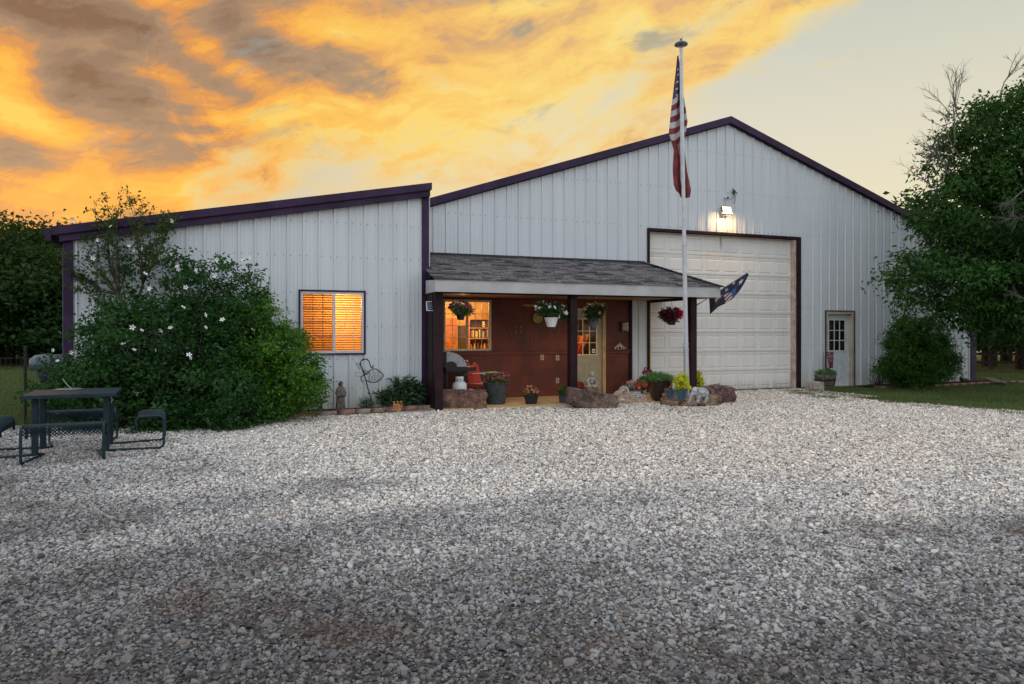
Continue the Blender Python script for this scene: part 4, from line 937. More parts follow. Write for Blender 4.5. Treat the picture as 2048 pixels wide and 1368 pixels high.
# background woods
def bg_tree(name, label, px, base_y, top_y, Z, wid, matl, group, seed, leaf=.5, K=150, per=40, trunk_h=.25, low=.12):
    rn = np.random.default_rng(seed); c = C(px, 700, Z); L = Vector((c.x, c.y, 0)); H = CAM_H + (HY - top_y) / F_PX * Z
    t = thing(name, label, 'tree', L, 0, group)
    el_ = []
    for i in range(7):
        zc = H * (low + .18 + (1 - low - .3) * rn.random()); s_ = wid * (1 - .55 * max(0, zc / H - .4)); el_.append((rn.normal() * s_ * .3, rn.normal() * s_ * .3, zc, s_ * .45, s_ * .45, H * .17))
    el_.append((0, 0, H * .80, wid * .25, wid * .25, H * .17)); el_.append((0, 0, H * .45, wid * .4, wid * .4, H * .3))
    o, cp, rad = crown('foliage', el_, K, per, wid * .13, leaf, matl, t, rn, .6, .4, .6, H * low * .5)
    mb = MB(); mb.tube([(0, 0, -.1), (.1, 0, H * .3), (-.1, .1, H * .6)], [wid * .035 + .08, wid * .03 + .05, .06], 8); mb.build('trunk', M_BARK, t, smooth=True)
    branches('limbs', (0, 0, H * .3), cp[rn.choice(len(cp), 14, replace=False)], M_BARK, t, .09, .02, rng=rn)
    return t
LG = 'trees of the woods beyond the left field'
for i, (nm, lb, px, ty, Z, wd, mm) in enumerate([
    ('oak_tree', 'tallest tree of the left woods, cut by the left picture edge', 5, 410, 34, 6.5, LM_BACK), ('oak_tree', 'rounded dark tree just left of the annex corner', 70, 470, 37, 5.5, LM_BACK),
    ('cedar_tree', 'low dark evergreen at the foot of the left woods by the annex corner', 100, 545, 33, 4.2, LM_DARK), ('oak_tree', 'tree of the left woods half hidden behind the annex', 140, 500, 46, 7, LM_BACK),
    ('cedar_tree', 'dark lower evergreen under the tallest tree of the left woods', 25, 540, 36, 5, LM_DARK), ('oak_tree', 'tree beyond the left edge of the woods', -70, 420, 40, 8, LM_BACK), ('oak_tree', 'dark bushy tree deep in the left woods', 60, 520, 48, 8, LM_DARK)]):
    bg_tree(nm, lb, px, 700, ty, Z, wd, mm, LG, 40 + i, .24, 330, 62, low=.04)
RG = 'trees of the grove behind the right end of the barn'
for i, (nm, lb, px, ty, Z, wd, mm) in enumerate([
    ('oak_tree', 'dark grove tree with thick trunk right of the barn corner', 1978, 420, 33, 7.5, LM_DARK), ('oak_tree', 'dark grove tree behind the barn corner trim', 1925, 470, 38, 7, LM_DARK),
    ('oak_tree', 'dark grove tree with trunk at the right picture edge', 2046, 380, 30, 7.5, LM_DARK), ('oak_tree', 'grove tree past the right picture edge', 2120, 380, 34, 8, LM_DARK), ('oak_tree', 'slim dark grove tree behind the rail fence', 2012, 500, 36, 6, LM_DARK)]):
    bg_tree(nm, lb, px, 700, ty, Z, wd, mm, RG, 60 + i, .36, 240, 46, low=.27)
# far treeline
for i in range(9):
    bg_tree('distant_tree', 'distant tree on the far side of the fields', [-60, 40, 130, 1900, 1960, 2010, 2060, 2110, 2180][i], 700, [600, 615, 610, 600, 640, 636, 645, 630, 620][i], 110 + i * 3, 16, LM_BACK, 'distant trees on the far side of the fields', 80 + i, 1.3, 60, 40, low=.0)
# ------------------------------------------------------------------ objects: helpers
def rockv(mb, c, size, rot=(0, 0, 0), seed=0, amp=.12, round_=.35, cuts=7, freq=1.3, mi=0, fine=.0, chips=0.0):
    bm = bmesh.new(); bmesh.ops.create_cube(bm, size=2); bmesh.ops.subdivide_edges(bm, edges=bm.edges[:], cuts=cuts, use_grid_fill=True)
    M = Matrix.Translation(c) @ Euler(rot).to_matrix().to_4x4(); vs = []
    for v in bm.verts:
        p = v.co.copy(); s_ = p.normalized() * 1.25; p = p.lerp(s_, round_); q_ = p * freq + Vector((seed * 5.1, seed * 2.3, seed * 3.9))
        n_ = mnoise.fractal(q_, 1.0, 2.0, 5); p = p * (1 + amp * n_)
        if chips: p = p * (1 - chips * max(0, mnoise.noise(q_ * 2.1) - .1))
        if fine: p = p * (1 + fine * mnoise.noise(q_ * 9))
        vs.append(tuple(M @ Vector((p.x * size[0] / 2, p.y * size[1] / 2, p.z * size[2] / 2))))
    fs = [tuple(v.index for v in f.verts) for f in bm.faces]; bm.free(); return mb.add(vs, fs, mi)
def fuse(o, vox=.012, smooth=2):
    m_ = o.modifiers.new('fuse', 'REMESH'); m_.mode = 'VOXEL'; m_.voxel_size = vox; m_.use_smooth_shade = True
    if smooth: s_ = o.modifiers.new('soften', 'SMOOTH'); s_.factor = .5; s_.iterations = smooth
    return o
M_STONE = mat('grey_cast_stone', (.38, .37, .35), .85, var=.3, vscale=14, bump=.006, bscale=60)
M_BRSTONE = mat('brown_cast_stone', (.15, .13, .11), .85, var=.3, vscale=12, bump=.005, bscale=60)
M_SAND = mat('sandstone', (.30, .195, .13), .9, var=.32, vscale=5, bump=.02, bscale=18)
M_SAND2 = mat('red_sandstone', (.30, .15, .11), .9, var=.3, vscale=5, bump=.02, bscale=18)
M_BOULD = mat('redbrown_boulder', (.27, .145, .095), .9, var=.4, vscale=3.5, bump=.04, bscale=14, col2=(.080, .043, .036))
M_BOULD2 = mat('dark_boulder', (.22, .145, .11), .9, var=.4, vscale=3, bump=.04, bscale=14, col2=(.052, .030, .028))
M_PORE = mat('porous_boulder', (.22, .13, .115), .95, var=.4, vscale=9, bump=.08, bscale=16, col2=(.05, .028, .028))
M_GREEN = mat('deep_teal_coating', (.008, .026, .034), .5, var=.15, spec=.3)
M_GALV = mat('galvanised', (.48, .49, .52), .38, .55, var=.06)
M_TERRA = mat('terracotta', (.55, .22, .07), .8, var=.2, vscale=10)
M_SOIL = mat('potting_soil', (.03, .02, .014), .95)
M_PINK = mat('pink_petal', (.72, .10, .16), .6, var=.12); M_RED = mat('red_petal', (.55, .015, .012), .6, var=.15); M_MAG = mat('magenta_petal', (.50, .02, .14), .6, var=.12)
M_BLUEP = mat('violet_petal', (.06, .05, .35), .6, var=.15); M_CORAL = mat('coral_petal', (.75, .14, .13), .6, var=.12); M_HOT = mat('hot_pink_petal', (.85, .08, .32), .6, var=.08)
FL = {k_: flower_mesh(.03, 5, m_, M_YCTR, wd=.9) for k_, m_ in dict(pink=M_PINK, red=M_RED, mag=M_MAG, blue=M_BLUEP, coral=M_CORAL, hot=M_HOT, white=M_WPET).items()}
PROF = {}
def pot(mb, r_top, r_bot, h, rim=.02, seg=28, sides=False):
    t = .012; rr = r_top
    return mb.lathe([(r_bot, 0), (r_bot * 1.02, .004), (r_top * .985, h - rim * 1.3), (r_top * 1.05, h - rim * 1.2), (r_top * 1.06, h), (r_top * .97, h), (r_top * .93, h - .05), (0, h - .05)], (0, 0, 0), seg)
def planter(name, label, L, prof, pmat, ell, K, per, rc, leaf, lmat, flowers=(), fs=(.8, 1.3), seed=1, aspect=.45, up=.4, group=None, cat='potted plant', smooth=True, soil=None, seg=28, rz_=0, stems=True, fmesh='flower', droop=0):
    """prof: lathe profile of the pot; flowers: (kind, count)"""
    t = thing(name, label, cat, L, rz_, group); mb = MB(); mb.lathe(prof, (0, 0, 0), seg); mb.build('pot', pmat, t, smooth=smooth, autosmooth=True)
    h = soil[1] if soil else max(p[1] for p in prof) - .04; r_ = soil[0] if soil else prof[-1][0] * .9
    rn = np.random.default_rng(seed); rg_ = random.Random(seed)
    o, cp, rad = crown('foliage', ell, K, per, rc, leaf, lmat, t, rn, aspect, up, .3, h * .6 if h > 0 else None, droop)
    if stems: branches('stems', (0, 0, h * .85), cp[rn.choice(len(cp), min(len(cp), 14), replace=False)], M_TWIG, t, .006, .0025, rng=rn, seg=4)
    for kind, cnt in flowers:
        el_ = np.array(ell); w_ = el_[:, 3] * el_[:, 4] * el_[:, 5]; pts = []
        while len(pts) < cnt:
            e = el_[rn.choice(len(el_), p=w_ / w_.sum())]; dv = rn.normal(size=3); dv /= np.linalg.norm(dv); dv[1] = -abs(dv[1]) if rn.random() < .7 else dv[1]; dv[2] = abs(dv[2]) if rn.random() < .75 else dv[2]
            pts.append(Vector(e[:3] + dv * e[3:6] * 1.05))
        put_flowers(FL[kind], pts, t, rg_, s=fs)
    return t
def taper(rt, rb, h, lip=.02):
    return [(rb * .9, 0), (rb, .006), (rt * .97, h - lip - .006), (rt * 1.03, h - lip), (rt * 1.04, h), (rt * .95, h), (rt * .92, h - .04), (.001, h - .045)]

def craggy(m, spots, amt=.5):
    q = NT(m.node_tree); b = q.n['Principled BSDF']; tcn = q.new('ShaderNodeTexCoord'); o = tcn.outputs['Object']
    old = b.inputs['Base Color'].links[0].from_socket
    vo = q.new('ShaderNodeTexVoronoi', feature='DISTANCE_TO_EDGE'); vo.inputs['Scale'].default_value = 3.2
    wv_ = q.vm('ADD', o, q.vm('MULTIPLY', q.comb(q.noise(o, 4, 4), q.noise(o, 5, 4), q.noise(o, 6, 4)), (.35, .35, .35))); q.put(vo.inputs['Vector'], wv_)
    lich = q.ss(q.noise(o, 11, 6, .7), .60, .68); c = q.mix(q.m('MULTIPLY', lich, amt), old, spots); crack = q.ss(vo.outputs['Distance'], .0, .035)
    c = q.mix(q.m('MULTIPLY', q.ss(q.noise(o, 26, 4, .6), .45, .7), .5), c, q.mix(1.0, c, (1.7, 1.6, 1.5), 'MULTIPLY')); q.put(b.inputs['Base Color'], c)
    bn = q.new('ShaderNodeBump'); bn.inputs['Distance'].default_value = .05; q.put(bn.inputs['Height'], q.m('ADD', q.m('MULTIPLY', crack, .5), q.m('ADD', q.m('MULTIPLY', q.noise(o, 7, 8, .7), 1.0), q.m('MULTIPLY', q.noise(o, 30, 4, .7), .3)))); q.l.new(bn.outputs[0], b.inputs['Normal'])
craggy(M_BOULD, (.42, .30, .24)); craggy(M_BOULD2, (.46, .42, .36), .6); craggy(M_PORE, (.45, .34, .32), .55); craggy(M_SAND, (.42, .34, .26), .4)
# ------------------------------------------------------------------ picnic table
L_ = W(-5.93, 9.42); tz = R(5)
pt = thing('picnic_table', 'dark teal metal picnic table standing on the gravel by the flowering thicket', 'picnic table', L_, tz)
mb = MB(); hw = .52; mb.box(-hw, hw, -.5, .5, .775, .80); mb.box(-hw - .012, hw + .012, -.512, -.501, .755, .803); mb.box(-hw - .012, hw + .012, .501, .512, .755, .803); mb.box(-hw - .012, -hw - .001, -.5, .5, .755, .803); mb.box(hw + .001, hw + .012, -.5, .5, .755, .803)
mb.build('table_top', M_GREEN, pt, bevel=.004)
for sx, sy in ((-1, -1), (1, -1), (-1, 1), (1, 1)):
    mb = MB(); mb.box(sx * .40 - .035, sx * .40 + .035, sy * .30 - .035, sy * .30 + .035, .02, .754); mb.build('leg', M_GREEN, pt, bevel=.006)
def seat(ang, off):
    Rz = Matrix.Rotation(ang, 4, 'Z'); WS = .80 if off > .9 else .86; inn, outr = off - .17, off + .17; hz = .46
    prof = []                                             # section across the seat, rounded edges turning down
    r_ = .07
    for a in np.linspace(0, 90, 6): prof.append((inn + r_ - r_ * math.cos(R(a)), hz - r_ + r_ * math.sin(R(a))))
    prof = [(inn, hz - .13)] + prof
    pr2 = [(outr - (p[0] - inn), p[1]) for p in prof][::-1]; pts = prof + pr2
    cum = [0]
    for a, b in zip(pts[:-1], pts[1:]): cum.append(cum[-1] + math.hypot(b[0] - a[0], b[1] - a[1]))
    Lt = cum[-1]; nj = 26; ni = int(WS / .021)
    mb = MB(); mb.xf = Rz; vs = {}; 
    def sp(j):
        s_ = Lt * j / nj; x = np.interp(s_, cum, [p[0] for p in pts]); z = np.interp(s_, cum, [p[1] for p in pts]); return float(x), float(z)
    V_, F_ = [], []; idx = {}
    def vid(i, j):
        if (i, j) not in idx:
            x, z = sp(j); idx[(i, j)] = len(V_); V_.append((x, -WS / 2 + WS * i / ni, z))
        return idx[(i, j)]
    for i in range(1, ni):
        for j in range(1, nj):
            if (i + j) % 2 == 0: F_.append((vid(i, j - 1), vid(i + 1, j), vid(i, j + 1), vid(i - 1, j)))
    mb.add(V_, F_); o = mb.build('seat', M_GREEN, pt); wf = o.modifiers.new('mesh', 'WIREFRAME'); wf.thickness = .017; wf.use_even_offset = False
    # looped tube frame at each end of the seat
    for sy in (-1, 1):
        y = sy * WS / 2; path = []
        path += [(inn - .0, y, .28), (inn, y, hz - r_)]
        for a in np.linspace(0, 90, 6): path.append((inn + r_ - r_ * math.cos(R(a)), y, hz - r_ + r_ * math.sin(R(a))))
        for a in np.linspace(90, 0, 6): path.append((outr - r_ + r_ * math.cos(R(a)), y, hz - r_ + r_ * math.sin(R(a))))
        for a in np.linspace(0, -90, 6): path.append((outr - r_ + r_ * math.cos(R(a)), y, .022 + r_ + r_ * math.sin(R(a))))
        path.append((.40, y * .75, .022)); path.append((.33, y * .7, .03))
        mb = MB(); mb.xf = Rz; mb.tube(path, .017, 8); mb.build('seat_frame', M_GREEN, pt, smooth=True)
for ang, off in ((0, .92), (R(90), .86), (R(180), .92), (R(270), .86)): seat(ang, off)
c = G(138, 779, .803); t = thing('rod_on_plate', 'thin pale rod leaning from a flat round plate on the picnic table', 'ornament', c)
mb = MB(); mb.lathe([(.17, 0), (.18, .006), (.16, .012), (0, .008)], (0, 0, 0), 24); mb.build('plate', mat('dull_plate', (.16, .17, .19), .4, .3), t, smooth=True)
mb = MB(); mb.tube([(.03, 0, .01), (-.03, .02, .07), (-.085, .03, .15)], .0035, 6); mb.build('rod', M_GALV, t)
c = G(219, 790, .75); mb = MB(); mb.tube([(0, 0, 0), (.02, 0, -.03), (.035, 0, -.07), (.02, .01, -.11), (.03, 0, -.06)], .004, 5)
tag(mb.build('string', M_WHITE, loc=c), 'white string hanging from the right end of the picnic table', 'string')

# ------------------------------------------------------------------ wire fence and tank at the left
fn = thing('wire_fence', 'field wire fence with dark posts left of the annex', 'fence', (-3.9, 14.3, 0))
M_POST = mat('rusty_post', (.05, .042, .038), .8, .2, var=.3, vscale=15); M_WIRE = mat('fence_wire', (.09, .09, .09), .6, .4)
pc = G(48, 850); xs_ = [pc.x - L_i for L_i in (0, 2.6, 5.2, 7.8, 10.4)]
for x in xs_:
    mb = MB(); mb.box(x - .022 + 3.9, x + .022 + 3.9, -.012, .012, -.02, 1.37); mb.box(x - .004 + 3.9, x + .004 + 3.9, -.035, -.0121, -.02, 1.36)
    for i in range(9): mb.cbox((x + 3.9, -.04, .15 + i * .13), (.02, .012, .015))
    mb.build('fence_post', M_POST, fn)
mb = MB(); xl, xr = xs_[-1] + 3.9, .75
for z in (.04, .12, .21, .31, .42, .55, .69, .84, 1.0, 1.16): mb.tube([(xl, 0, z), (xr, 0, z)], .0022, 4, caps=False)
x = xl
while x < xr: mb.tube([(x, .003, .04), (x + .004, .003, 1.16)], .0017, 4, caps=False); x += .076
o = mb.build('wire_mesh', M_WIRE, fn); o['kind'] = 'stuff'
L_ = C(134, 740, 13.0); L_.z = 0
tk = thing('fuel_tank', 'blue grey rounded metal tank half hidden by the thicket at the annex corner', 'tank', L_, R(-20))
M_TANK = mat('tank_paint', (.030, .038, .062), .6, var=.15, spec=.2); M_TANKL = mat('tank_pale', (.10, .12, .17), .45, var=.1)
mb = MB(); pr = [(0, -.52), (.18, -.5), (.28, -.42), (.33, -.32), (.34, .42), (.28, .52), (.18, .6), (0, .62)]; mb.xf = Matrix.Translation((0, .1, .86)) @ Matrix.Rotation(R(90), 4, 'Y'); mb.lathe(pr, (0, 0, 0), 28)
mb.build('tank_shell', M_TANK, tk, smooth=True)
mb = MB(); mb.lathe([(0, .30), (.16, .28), (.24, .2), (.25, .0), (0, 0)], (-.36, -.05, .90), 24, sx=1.1); mb.build('valve_cover', M_TANKL, tk, smooth=True)
for s_ in (-.35, .35):
    mb = MB(); mb.box(s_ - .04, s_ + .04, -.2, .4, 0, .56); mb.build('leg', M_TANK, tk)

# ------------------------------------------------------------------ flagpole, flag, stone ring
L_ = W(3.915, 15.55); fp = thing('flagpole', 'tall pale metal flagpole rising from a ring of flat stones', 'flagpole', L_)
lean = Vector((-.135 * CT, .135 * ST, 0)) / 8.1
def pp(z): return Vector((0, 0, 0)) + lean * z + Vector((0, 0, z))
def seg_(name, z0, z1, r0, r1, m_=M_GALV): mb = MB(); mb.tube([pp(z0), pp(z1)], [r0, r1], 16); return mb.build(name, m_, fp, smooth=True, autosmooth=True)
M_POLE = mat('pole_white', (.55, .55, .57), .35, .3, var=.05)
zc = CAM_H - (692 - HY) / F_PX * 15.55
seg_('lower_section', 0, zc, .062, .056, M_GALV); seg_('middle_section', zc, 3.55, .052, .047, M_POLE); seg_('upper_section', 3.56, 7.98, .043, .037, M_POLE)
for z_, r_ in ((zc + .05, .062), (zc - .08, .066), (3.53, .052)):
    mb = MB(); mb.tube([pp(z_ - .02), pp(z_ + .02)], r_, 16); mb.build('collar', M_GALV, fp, smooth=True, autosmooth=True)
mb = MB(); t_ = pp(7.98); mb.lathe([(.04, -.02), (.05, .02), (.145, .05), (.15, .075), (.12, .10), (.05, .12), (.035, .15), (0, .16)], t_, 28); mb.build('solar_cap', mat('cap_grey', (.16, .17, .18), .4, .4), fp, smooth=True, autosmooth=True)
mb = MB(); mb.blob(t_ + Vector((0, 0, .19)), .035, 2, 0); mb.build('finial', M_GALV, fp, smooth=True)
mb = MB(); mb.tube([pp(7.9) + Vector((-.07, -.05, 0)), pp(5) + Vector((-.10, -.06, 0)), pp(4.6) + Vector((-.055, -.08, 0)), pp(2.5) + Vector((-.07, -.08, 0)), pp(1.3) + Vector((-.065, -.03, 0))], .006, 5)
mb.build('halyard', mat('rope_white', (.6, .6, .6), .7), fp)
mb = MB(); mb.tube([pp(7.9) + Vector((-.04, -.07, 0)), pp(1.3) + Vector((-.08, -.03, 0))], .006, 5); mb.build('halyard', bpy.data.materials['rope_white'], fp)
mb = MB(); mb.tube([pp(1.22) + Vector((-.07, 0, 0)), pp(1.36) + Vector((-.075, 0, 0))], .012, 6); mb.build('cleat', M_GALV, fp)
FR = [mat('flag_red', (.20, .030, .034), .8, var=.2), mat('flag_white', (.46, .43, .41), .8, var=.1), mat('flag_navy', (.018, .028, .075), .8, var=.15)]
def star_in(dx, dy, r):
    a = math.atan2(dx, dy); rad = math.hypot(dx, dy); k_ = (a / (2 * math.pi / 5)) % 1.0; k_ = abs(k_ - .5) * 2; return rad < r * (.42 + .58 * k_ ** 1.6)
def cloth(name, rows, colf, mats, parent, nr, nc, pleat, L, thick=.004):
    mb = MB(); vs = []
    for i in range(nr + 1):
        t = i / nr
        for j in range(nc + 1): vs.append(tuple(rows(t, j / nc)))
    mb.v = vs
    for i in range(nr):
        for j in range(nc):
            mb.f.append((i * (nc + 1) + j, i * (nc + 1) + j + 1, (i + 1) * (nc + 1) + j + 1, (i + 1) * (nc + 1) + j)); mb.mi.append(colf((i + .5) / nr, (j + .5) / nc))
    o = mb.build(name, mats, parent, smooth=True); s_ = o.modifiers.new('cloth', 'SOLIDIFY'); s_.thickness = thick; return o
ys = [112, 150, 190, 212, 236, 242, 265, 285, 300, 340, 372, 386]; xl_ = [1354.5, 1351.5, 1347, 1344, 1341, 1340.5, 1338, 1344, 1348, 1346, 1347, 1352]; xr_ = [1357.5, 1362, 1365, 1369, 1373, 1374, 1371, 1368, 1369, 1374, 1382, 1380]
cfl = C(1356, 240, 15.6)
fl_t = thing('american_flag', 'limp red white and blue stars and stripes flag hanging at the top of the flagpole', 'flag', Vector((cfl.x, cfl.y, cfl.z)))
def rows(t, c_):
    y = ys[0] + (ys[-1] - ys[0]) * t; a = np.interp(y, ys, xl_); b = np.interp(y, ys, xr_); wv_ = .10 * math.sin(c_ * math.pi * 3.0 + t * 4) * min(1, t * 4 + .1) + .05 * math.sin(c_ * 9 + t * 9)
    hook = 6 * (c_ - .5) * (1 if t > .9 else 0)
    p = C(a + (b - a) * c_, y + 10 * math.sin(c_ * 2.6) * t + hook, 15.66) - cfl; p += Vector((ST, CT, 0)) * wv_ * .6; return p
stars = [(.14, .45), (.165, .75), (.19, .3), (.215, .6), (.24, .28), (.262, .58), (.285, .34), (.1, .5)]
def colf(t, c_):
    y = t * 274; tt_ = t - .035 * math.cos(c_ * 3.1)
    if tt_ < .275 and c_ < .72:
        wd_ = (np.interp(112 + y, ys, xr_) - np.interp(112 + y, ys, xl_))
        for st, sc in stars:
            if star_in((c_ - sc) * wd_, (t - st) * 274, 2.6): return 1
        return 2
    if tt_ < .275: return 1 if tt_ < .18 else int((tt_ - .18) / .03) % 2
    if tt_ < .62: return (int((tt_ - .275) / .0435) + 1) % 2
    if tt_ < .70 and c_ > .5: return int(c_ * 14) % 2
    return 0
cloth('flag_cloth', rows, colf, FR, fl_t, 300, 70, 0, None)
# staff flag on the right porch post
c0, c1 = P(1393, 611, 14.02), P(1502, 540, 13.86)
sf = thing('staff_flag', 'small dark blue flag drooping from a short staff on the right porch post', 'flag', c0)
mb = MB(); mb.tube([(0, 0, 0), c1 - c0], .011, 8); mb.build('staff', mat('pale_staff', (.42, .36, .30), .5), sf, smooth=True)
mb = MB(); mb.tube([(-.06, 0, -.04), (.07, 0, .045)], .018, 8); mb.box(-.075, -.055, -.03, .03, -.09, .03); mb.build('bracket', M_GALV, sf)
top = [(1418, 592), (1430, 586), (1445, 578), (1458, 570), (1470, 561), (1482, 553), (1495, 546)]; bot = [(1420, 629), (1436, 614), (1451, 607), (1466, 597), (1479, 582), (1489, 566), (1498, 549)]
def rows2(t, c_):
    x = np.interp(c_ * 6, range(7), [p[0] for p in top]); y = np.interp(c_ * 6, range(7), [p[1] for p in top]); x2 = np.interp(c_ * 6, range(7), [p[0] for p in bot]); y2 = np.interp(c_ * 6, range(7), [p[1] for p in bot])
    V_ = 14.02 - .16 * (x - 1393) / 109 + .08 * math.sin(t * 4.2 + c_ * 3) * t + .03 * math.sin(c_ * 14 + t * 5) * t
    return P(x + (x2 - x) * t, y + (y2 - y) * t, V_) - c0
def colf2(t, c_):
    if c_ < .14 or (c_ < .34 and t > .8 - c_): return 3
    if c_ < .5 and t > .22 + c_ * .55: return int((t * 1.0 + c_ * .9) * 9) % 2
    for sx_, sy_, r_ in ((.42, .20, 4), (.78, .5, 6.5), (.62, .12, 4)):
        if star_in((c_ - sx_) * 80, (t - sy_) * 30, r_): return 1
    if .5 < c_ < .78 and .18 < t < .45: return 3
    return 4 if (.38 < c_ < .6 and t > .5) else 2
cloth('flag_cloth', rows2, colf2, FR + [mat('flag_black', (.012, .014, .018), .8), mat('flag_blue', (.04, .08, .22), .8)], sf, 50, 110, 0, None)
# ring of flat stones
c = L_ + Vector((.08, 0, 0)); rg = random.Random(9); SL = 'flat rough sandstone in the two layer ring round the flagpole foot'
for ring_, (rad, z, n, ph) in enumerate(((.56, .055, 8, .2), (.50, .165, 7, .65))):
    for i in range(n):
        a = ph + i * 2 * math.pi / n; p = c + Vector((math.cos(a) * rad, math.sin(a) * rad * .85, 0)); mb = MB()
        rockv(mb, (0, 0, 0), (.40 + rg.uniform(-.06, .06), .24 + rg.uniform(-.03, .03), .115), seed=i + ring_ * 20, amp=.10, round_=.14, cuts=6, fine=.02)
        tag(mb.build('ring_stone', rg.choice([M_SAND, M_SAND, M_SAND2]), loc=(p.x, p.y, z), rot=(rg.uniform(-.05, .05), rg.uniform(-.05, .05), a + math.pi / 2 + rg.uniform(-.15, .15)), smooth=True), SL, 'stone', 'sandstones ringed round the flagpole foot')
mb = MB(); mb.lathe([(.44, 0), (.44, .15), (.3, .18), (0, .19)], (0, 0, 0), 20); tag(mb.build('ring_fill', M_SAND, loc=(c.x, c.y, .0)), 'rubble and soil filling the stone ring under the pots', 'rubble', kind='stuff')
ZR = .215
# blue glazed pots with yellow coleus
M_TEALG = mat('teal_glaze', (.045, .10, .13), .15, var=.25, vscale=5, spec=.6, coat=.6); LM_COL = leaf_mat('leaf_coleus', (.30, .42, .02), (.80, .66, .04), .35, .4); LM_SUC = leaf_mat('leaf_succulent', (.05, .13, .03), (.16, .32, .09), .2, .4)
LM_GER = leaf_mat('leaf_geranium', (.03, .09, .015), (.11, .24, .045), .25, .35)
gl = [(.10, 0), (.115, .008), (.14, .08), (.165, .18), (.165, .205), (.175, .21), (.178, .235), (.165, .237), (.155, .2), (.001, .19)]
p = G(1363.5, 800, ZR)
planter('coleus_pot', 'teal glazed pot of yellow coleus just left of the flagpole', p, [(a * .78, b * .95) for a, b in gl], M_TEALG, [(0, 0, .36, .14, .14, .11), (0, 0, .46, .09, .09, .06)], 40, 14, .055, .085, LM_COL, seed=2, aspect=.5, up=.15, droop=.6)
p = G(1341, 797, ZR - .02)
bpz = planter('glazed_pot', 'shorter teal glazed pot with a bird figure, left of the yellow coleus', p, [(a * .76, b * .85) for a, b in gl], M_TEALG, [(0, 0, .17, .08, .08, .01)], 6, 6, .03, .04, LM_GER, seed=3)
bd = thing('bird_figurine', 'small rust coloured bird figurine perched on the teal glazed pot', 'figurine', p + Vector((0, 0, .175)))
mb = MB(); mb.blob((0, 0, .055), (.045, .035, .04), 2, .05); mb.blob((.03, 0, .10), .024, 2, 0); mb.tube([(-.03, 0, .05), (-.10, 0, .02)], [.02, .006], 6); mb.tube([(.05, 0, .10), (.07, 0, .095)], [.008, .001], 5); mb.tube([(0, 0, 0), (0, 0, .04)], .008, 5)
fuse(mb.build('body', mat('rust_bird', (.22, .07, .04), .7, .2, var=.3), bd), .006)
p = G(1391, 793, .05)
planter('coleus_pot', 'dark pot of yellow coleus right of the flagpole behind the elephant statue', p, taper(.13, .10, .25), mat('dark_glaze', (.03, .018, .018), .25, var=.2), [(0, 0, .36, .16, .15, .12), (.04, 0, .48, .09, .09, .07)], 46, 14, .055, .085, LM_COL, seed=4, aspect=.5, up=.15, droop=.6)
# elephant
p = G(1398, 806, .20); el_t = thing('elephant_statue', 'grey stone elephant calf statue with lowered trunk on the stone ring', 'statue', p, R(-14))
mb = MB(); mb.blob((.05, 0, .20), (.145, .10, .115), 3, .04); mb.blob((-.07, 0, .23), (.09, .08, .09), 3, .04); mb.blob((-.08, 0, .285), (.055, .06, .04), 2, .03)
for x, y, l in ((-.04, -.06, 0), (-.05, .06, 0), (.13, -.055, 0), (.13, .06, 0)): mb.tube([(x, y, .2), (x + .005, y, .08), (x - .005, y, 0)], [.05, .038, .044], 10)
mb.tube([(-.12, 0, .22), (-.165, 0, .15), (-.185, -.01, .08), (-.20, -.02, .035), (-.25, -.03, .03)], [.042, .034, .026, .02, .017], 10)
mb.tube([(.19, 0, .24), (.205, 0, .16), (.2, 0, .12)], [.012, .007, .005], 5)
for s_ in (-1, 1): mb.blob((-.045, s_ * .085, .22), (.055, .018, .075), 2, .05); mb.tube([(-.12, s_ * .04, .18), (-.17, s_ * .05, .17)], [.012, .006], 6)
fuse(mb.build('body', M_STONE, el_t), .008, 2)
p = G(1419, 808, .20); bd2 = thing('stone_bird', 'tiny pale stone bird on the right side of the stone ring', 'figurine', p)
mb = MB(); mb.blob((0, 0, .05), (.05, .035, .045), 2, .03); mb.blob((.01, 0, .105), .03, 2, 0); mb.tube([(-.02, 0, .04), (-.08, 0, .03)], [.025, .01], 6); mb.tube([(.035, 0, .105), (.055, 0, .10)], [.008, .001], 5); fuse(mb.build('body', M_SAND, bd2), .007)

# ------------------------------------------------------------------ boulders
def boulder(name, label, x, y, size, rz_, seed, m_, sink=.03, amp=.16, round_=.35, tilt=(0, 0), cuts=22, fine=.012, chips=.15, fr=1.1):
    L = G(x, y); L += Vector((0, size[1] * .45, 0)); mb = MB(); rockv(mb, (0, 0, size[2] / 2 - sink), size, (tilt[0], tilt[1], 0), seed, amp, round_, cuts, fr, fine=fine, chips=chips)
    return tag(mb.build(name, m_, loc=L, rot=rz_, smooth=True), label, 'boulder'), L
boulder('boulder', 'wide red brown boulder in front of the grill', 928, 819, (1.08, .52, .42), R(-8), 3, M_BOULD, amp=.10, round_=.15, chips=.2, tilt=(0, R(2)))
boulder('boulder', 'long dark tilted boulder at the foot of the middle porch post', 1190, 817, (1.06, .42, .36), R(-16), 8, M_BOULD2, amp=.10, round_=.16, tilt=(0, R(11)), sink=.01)
boulder('boulder', 'rough pitted lava boulder right of the flagpole ring', 1438, 807, (.86, .46, .40), R(-10), 12, M_PORE, amp=.14, round_=.45, fine=.07, cuts=30)
p = G(1437, 772, .38) ; q_ = P(1437, 773, W(4.65, 15.9).y); t = thing('stone_birdbath', 'little grey stone bird on a flat disc atop the pitted boulder', 'figurine', q_)
mb = MB(); mb.lathe([(.05, -.02), (.085, 0), (.10, .014), (.05, .02), (0, .018)], (0, 0, 0), 20, sx=1.2); mb.build('disc', M_STONE, t, smooth=True)
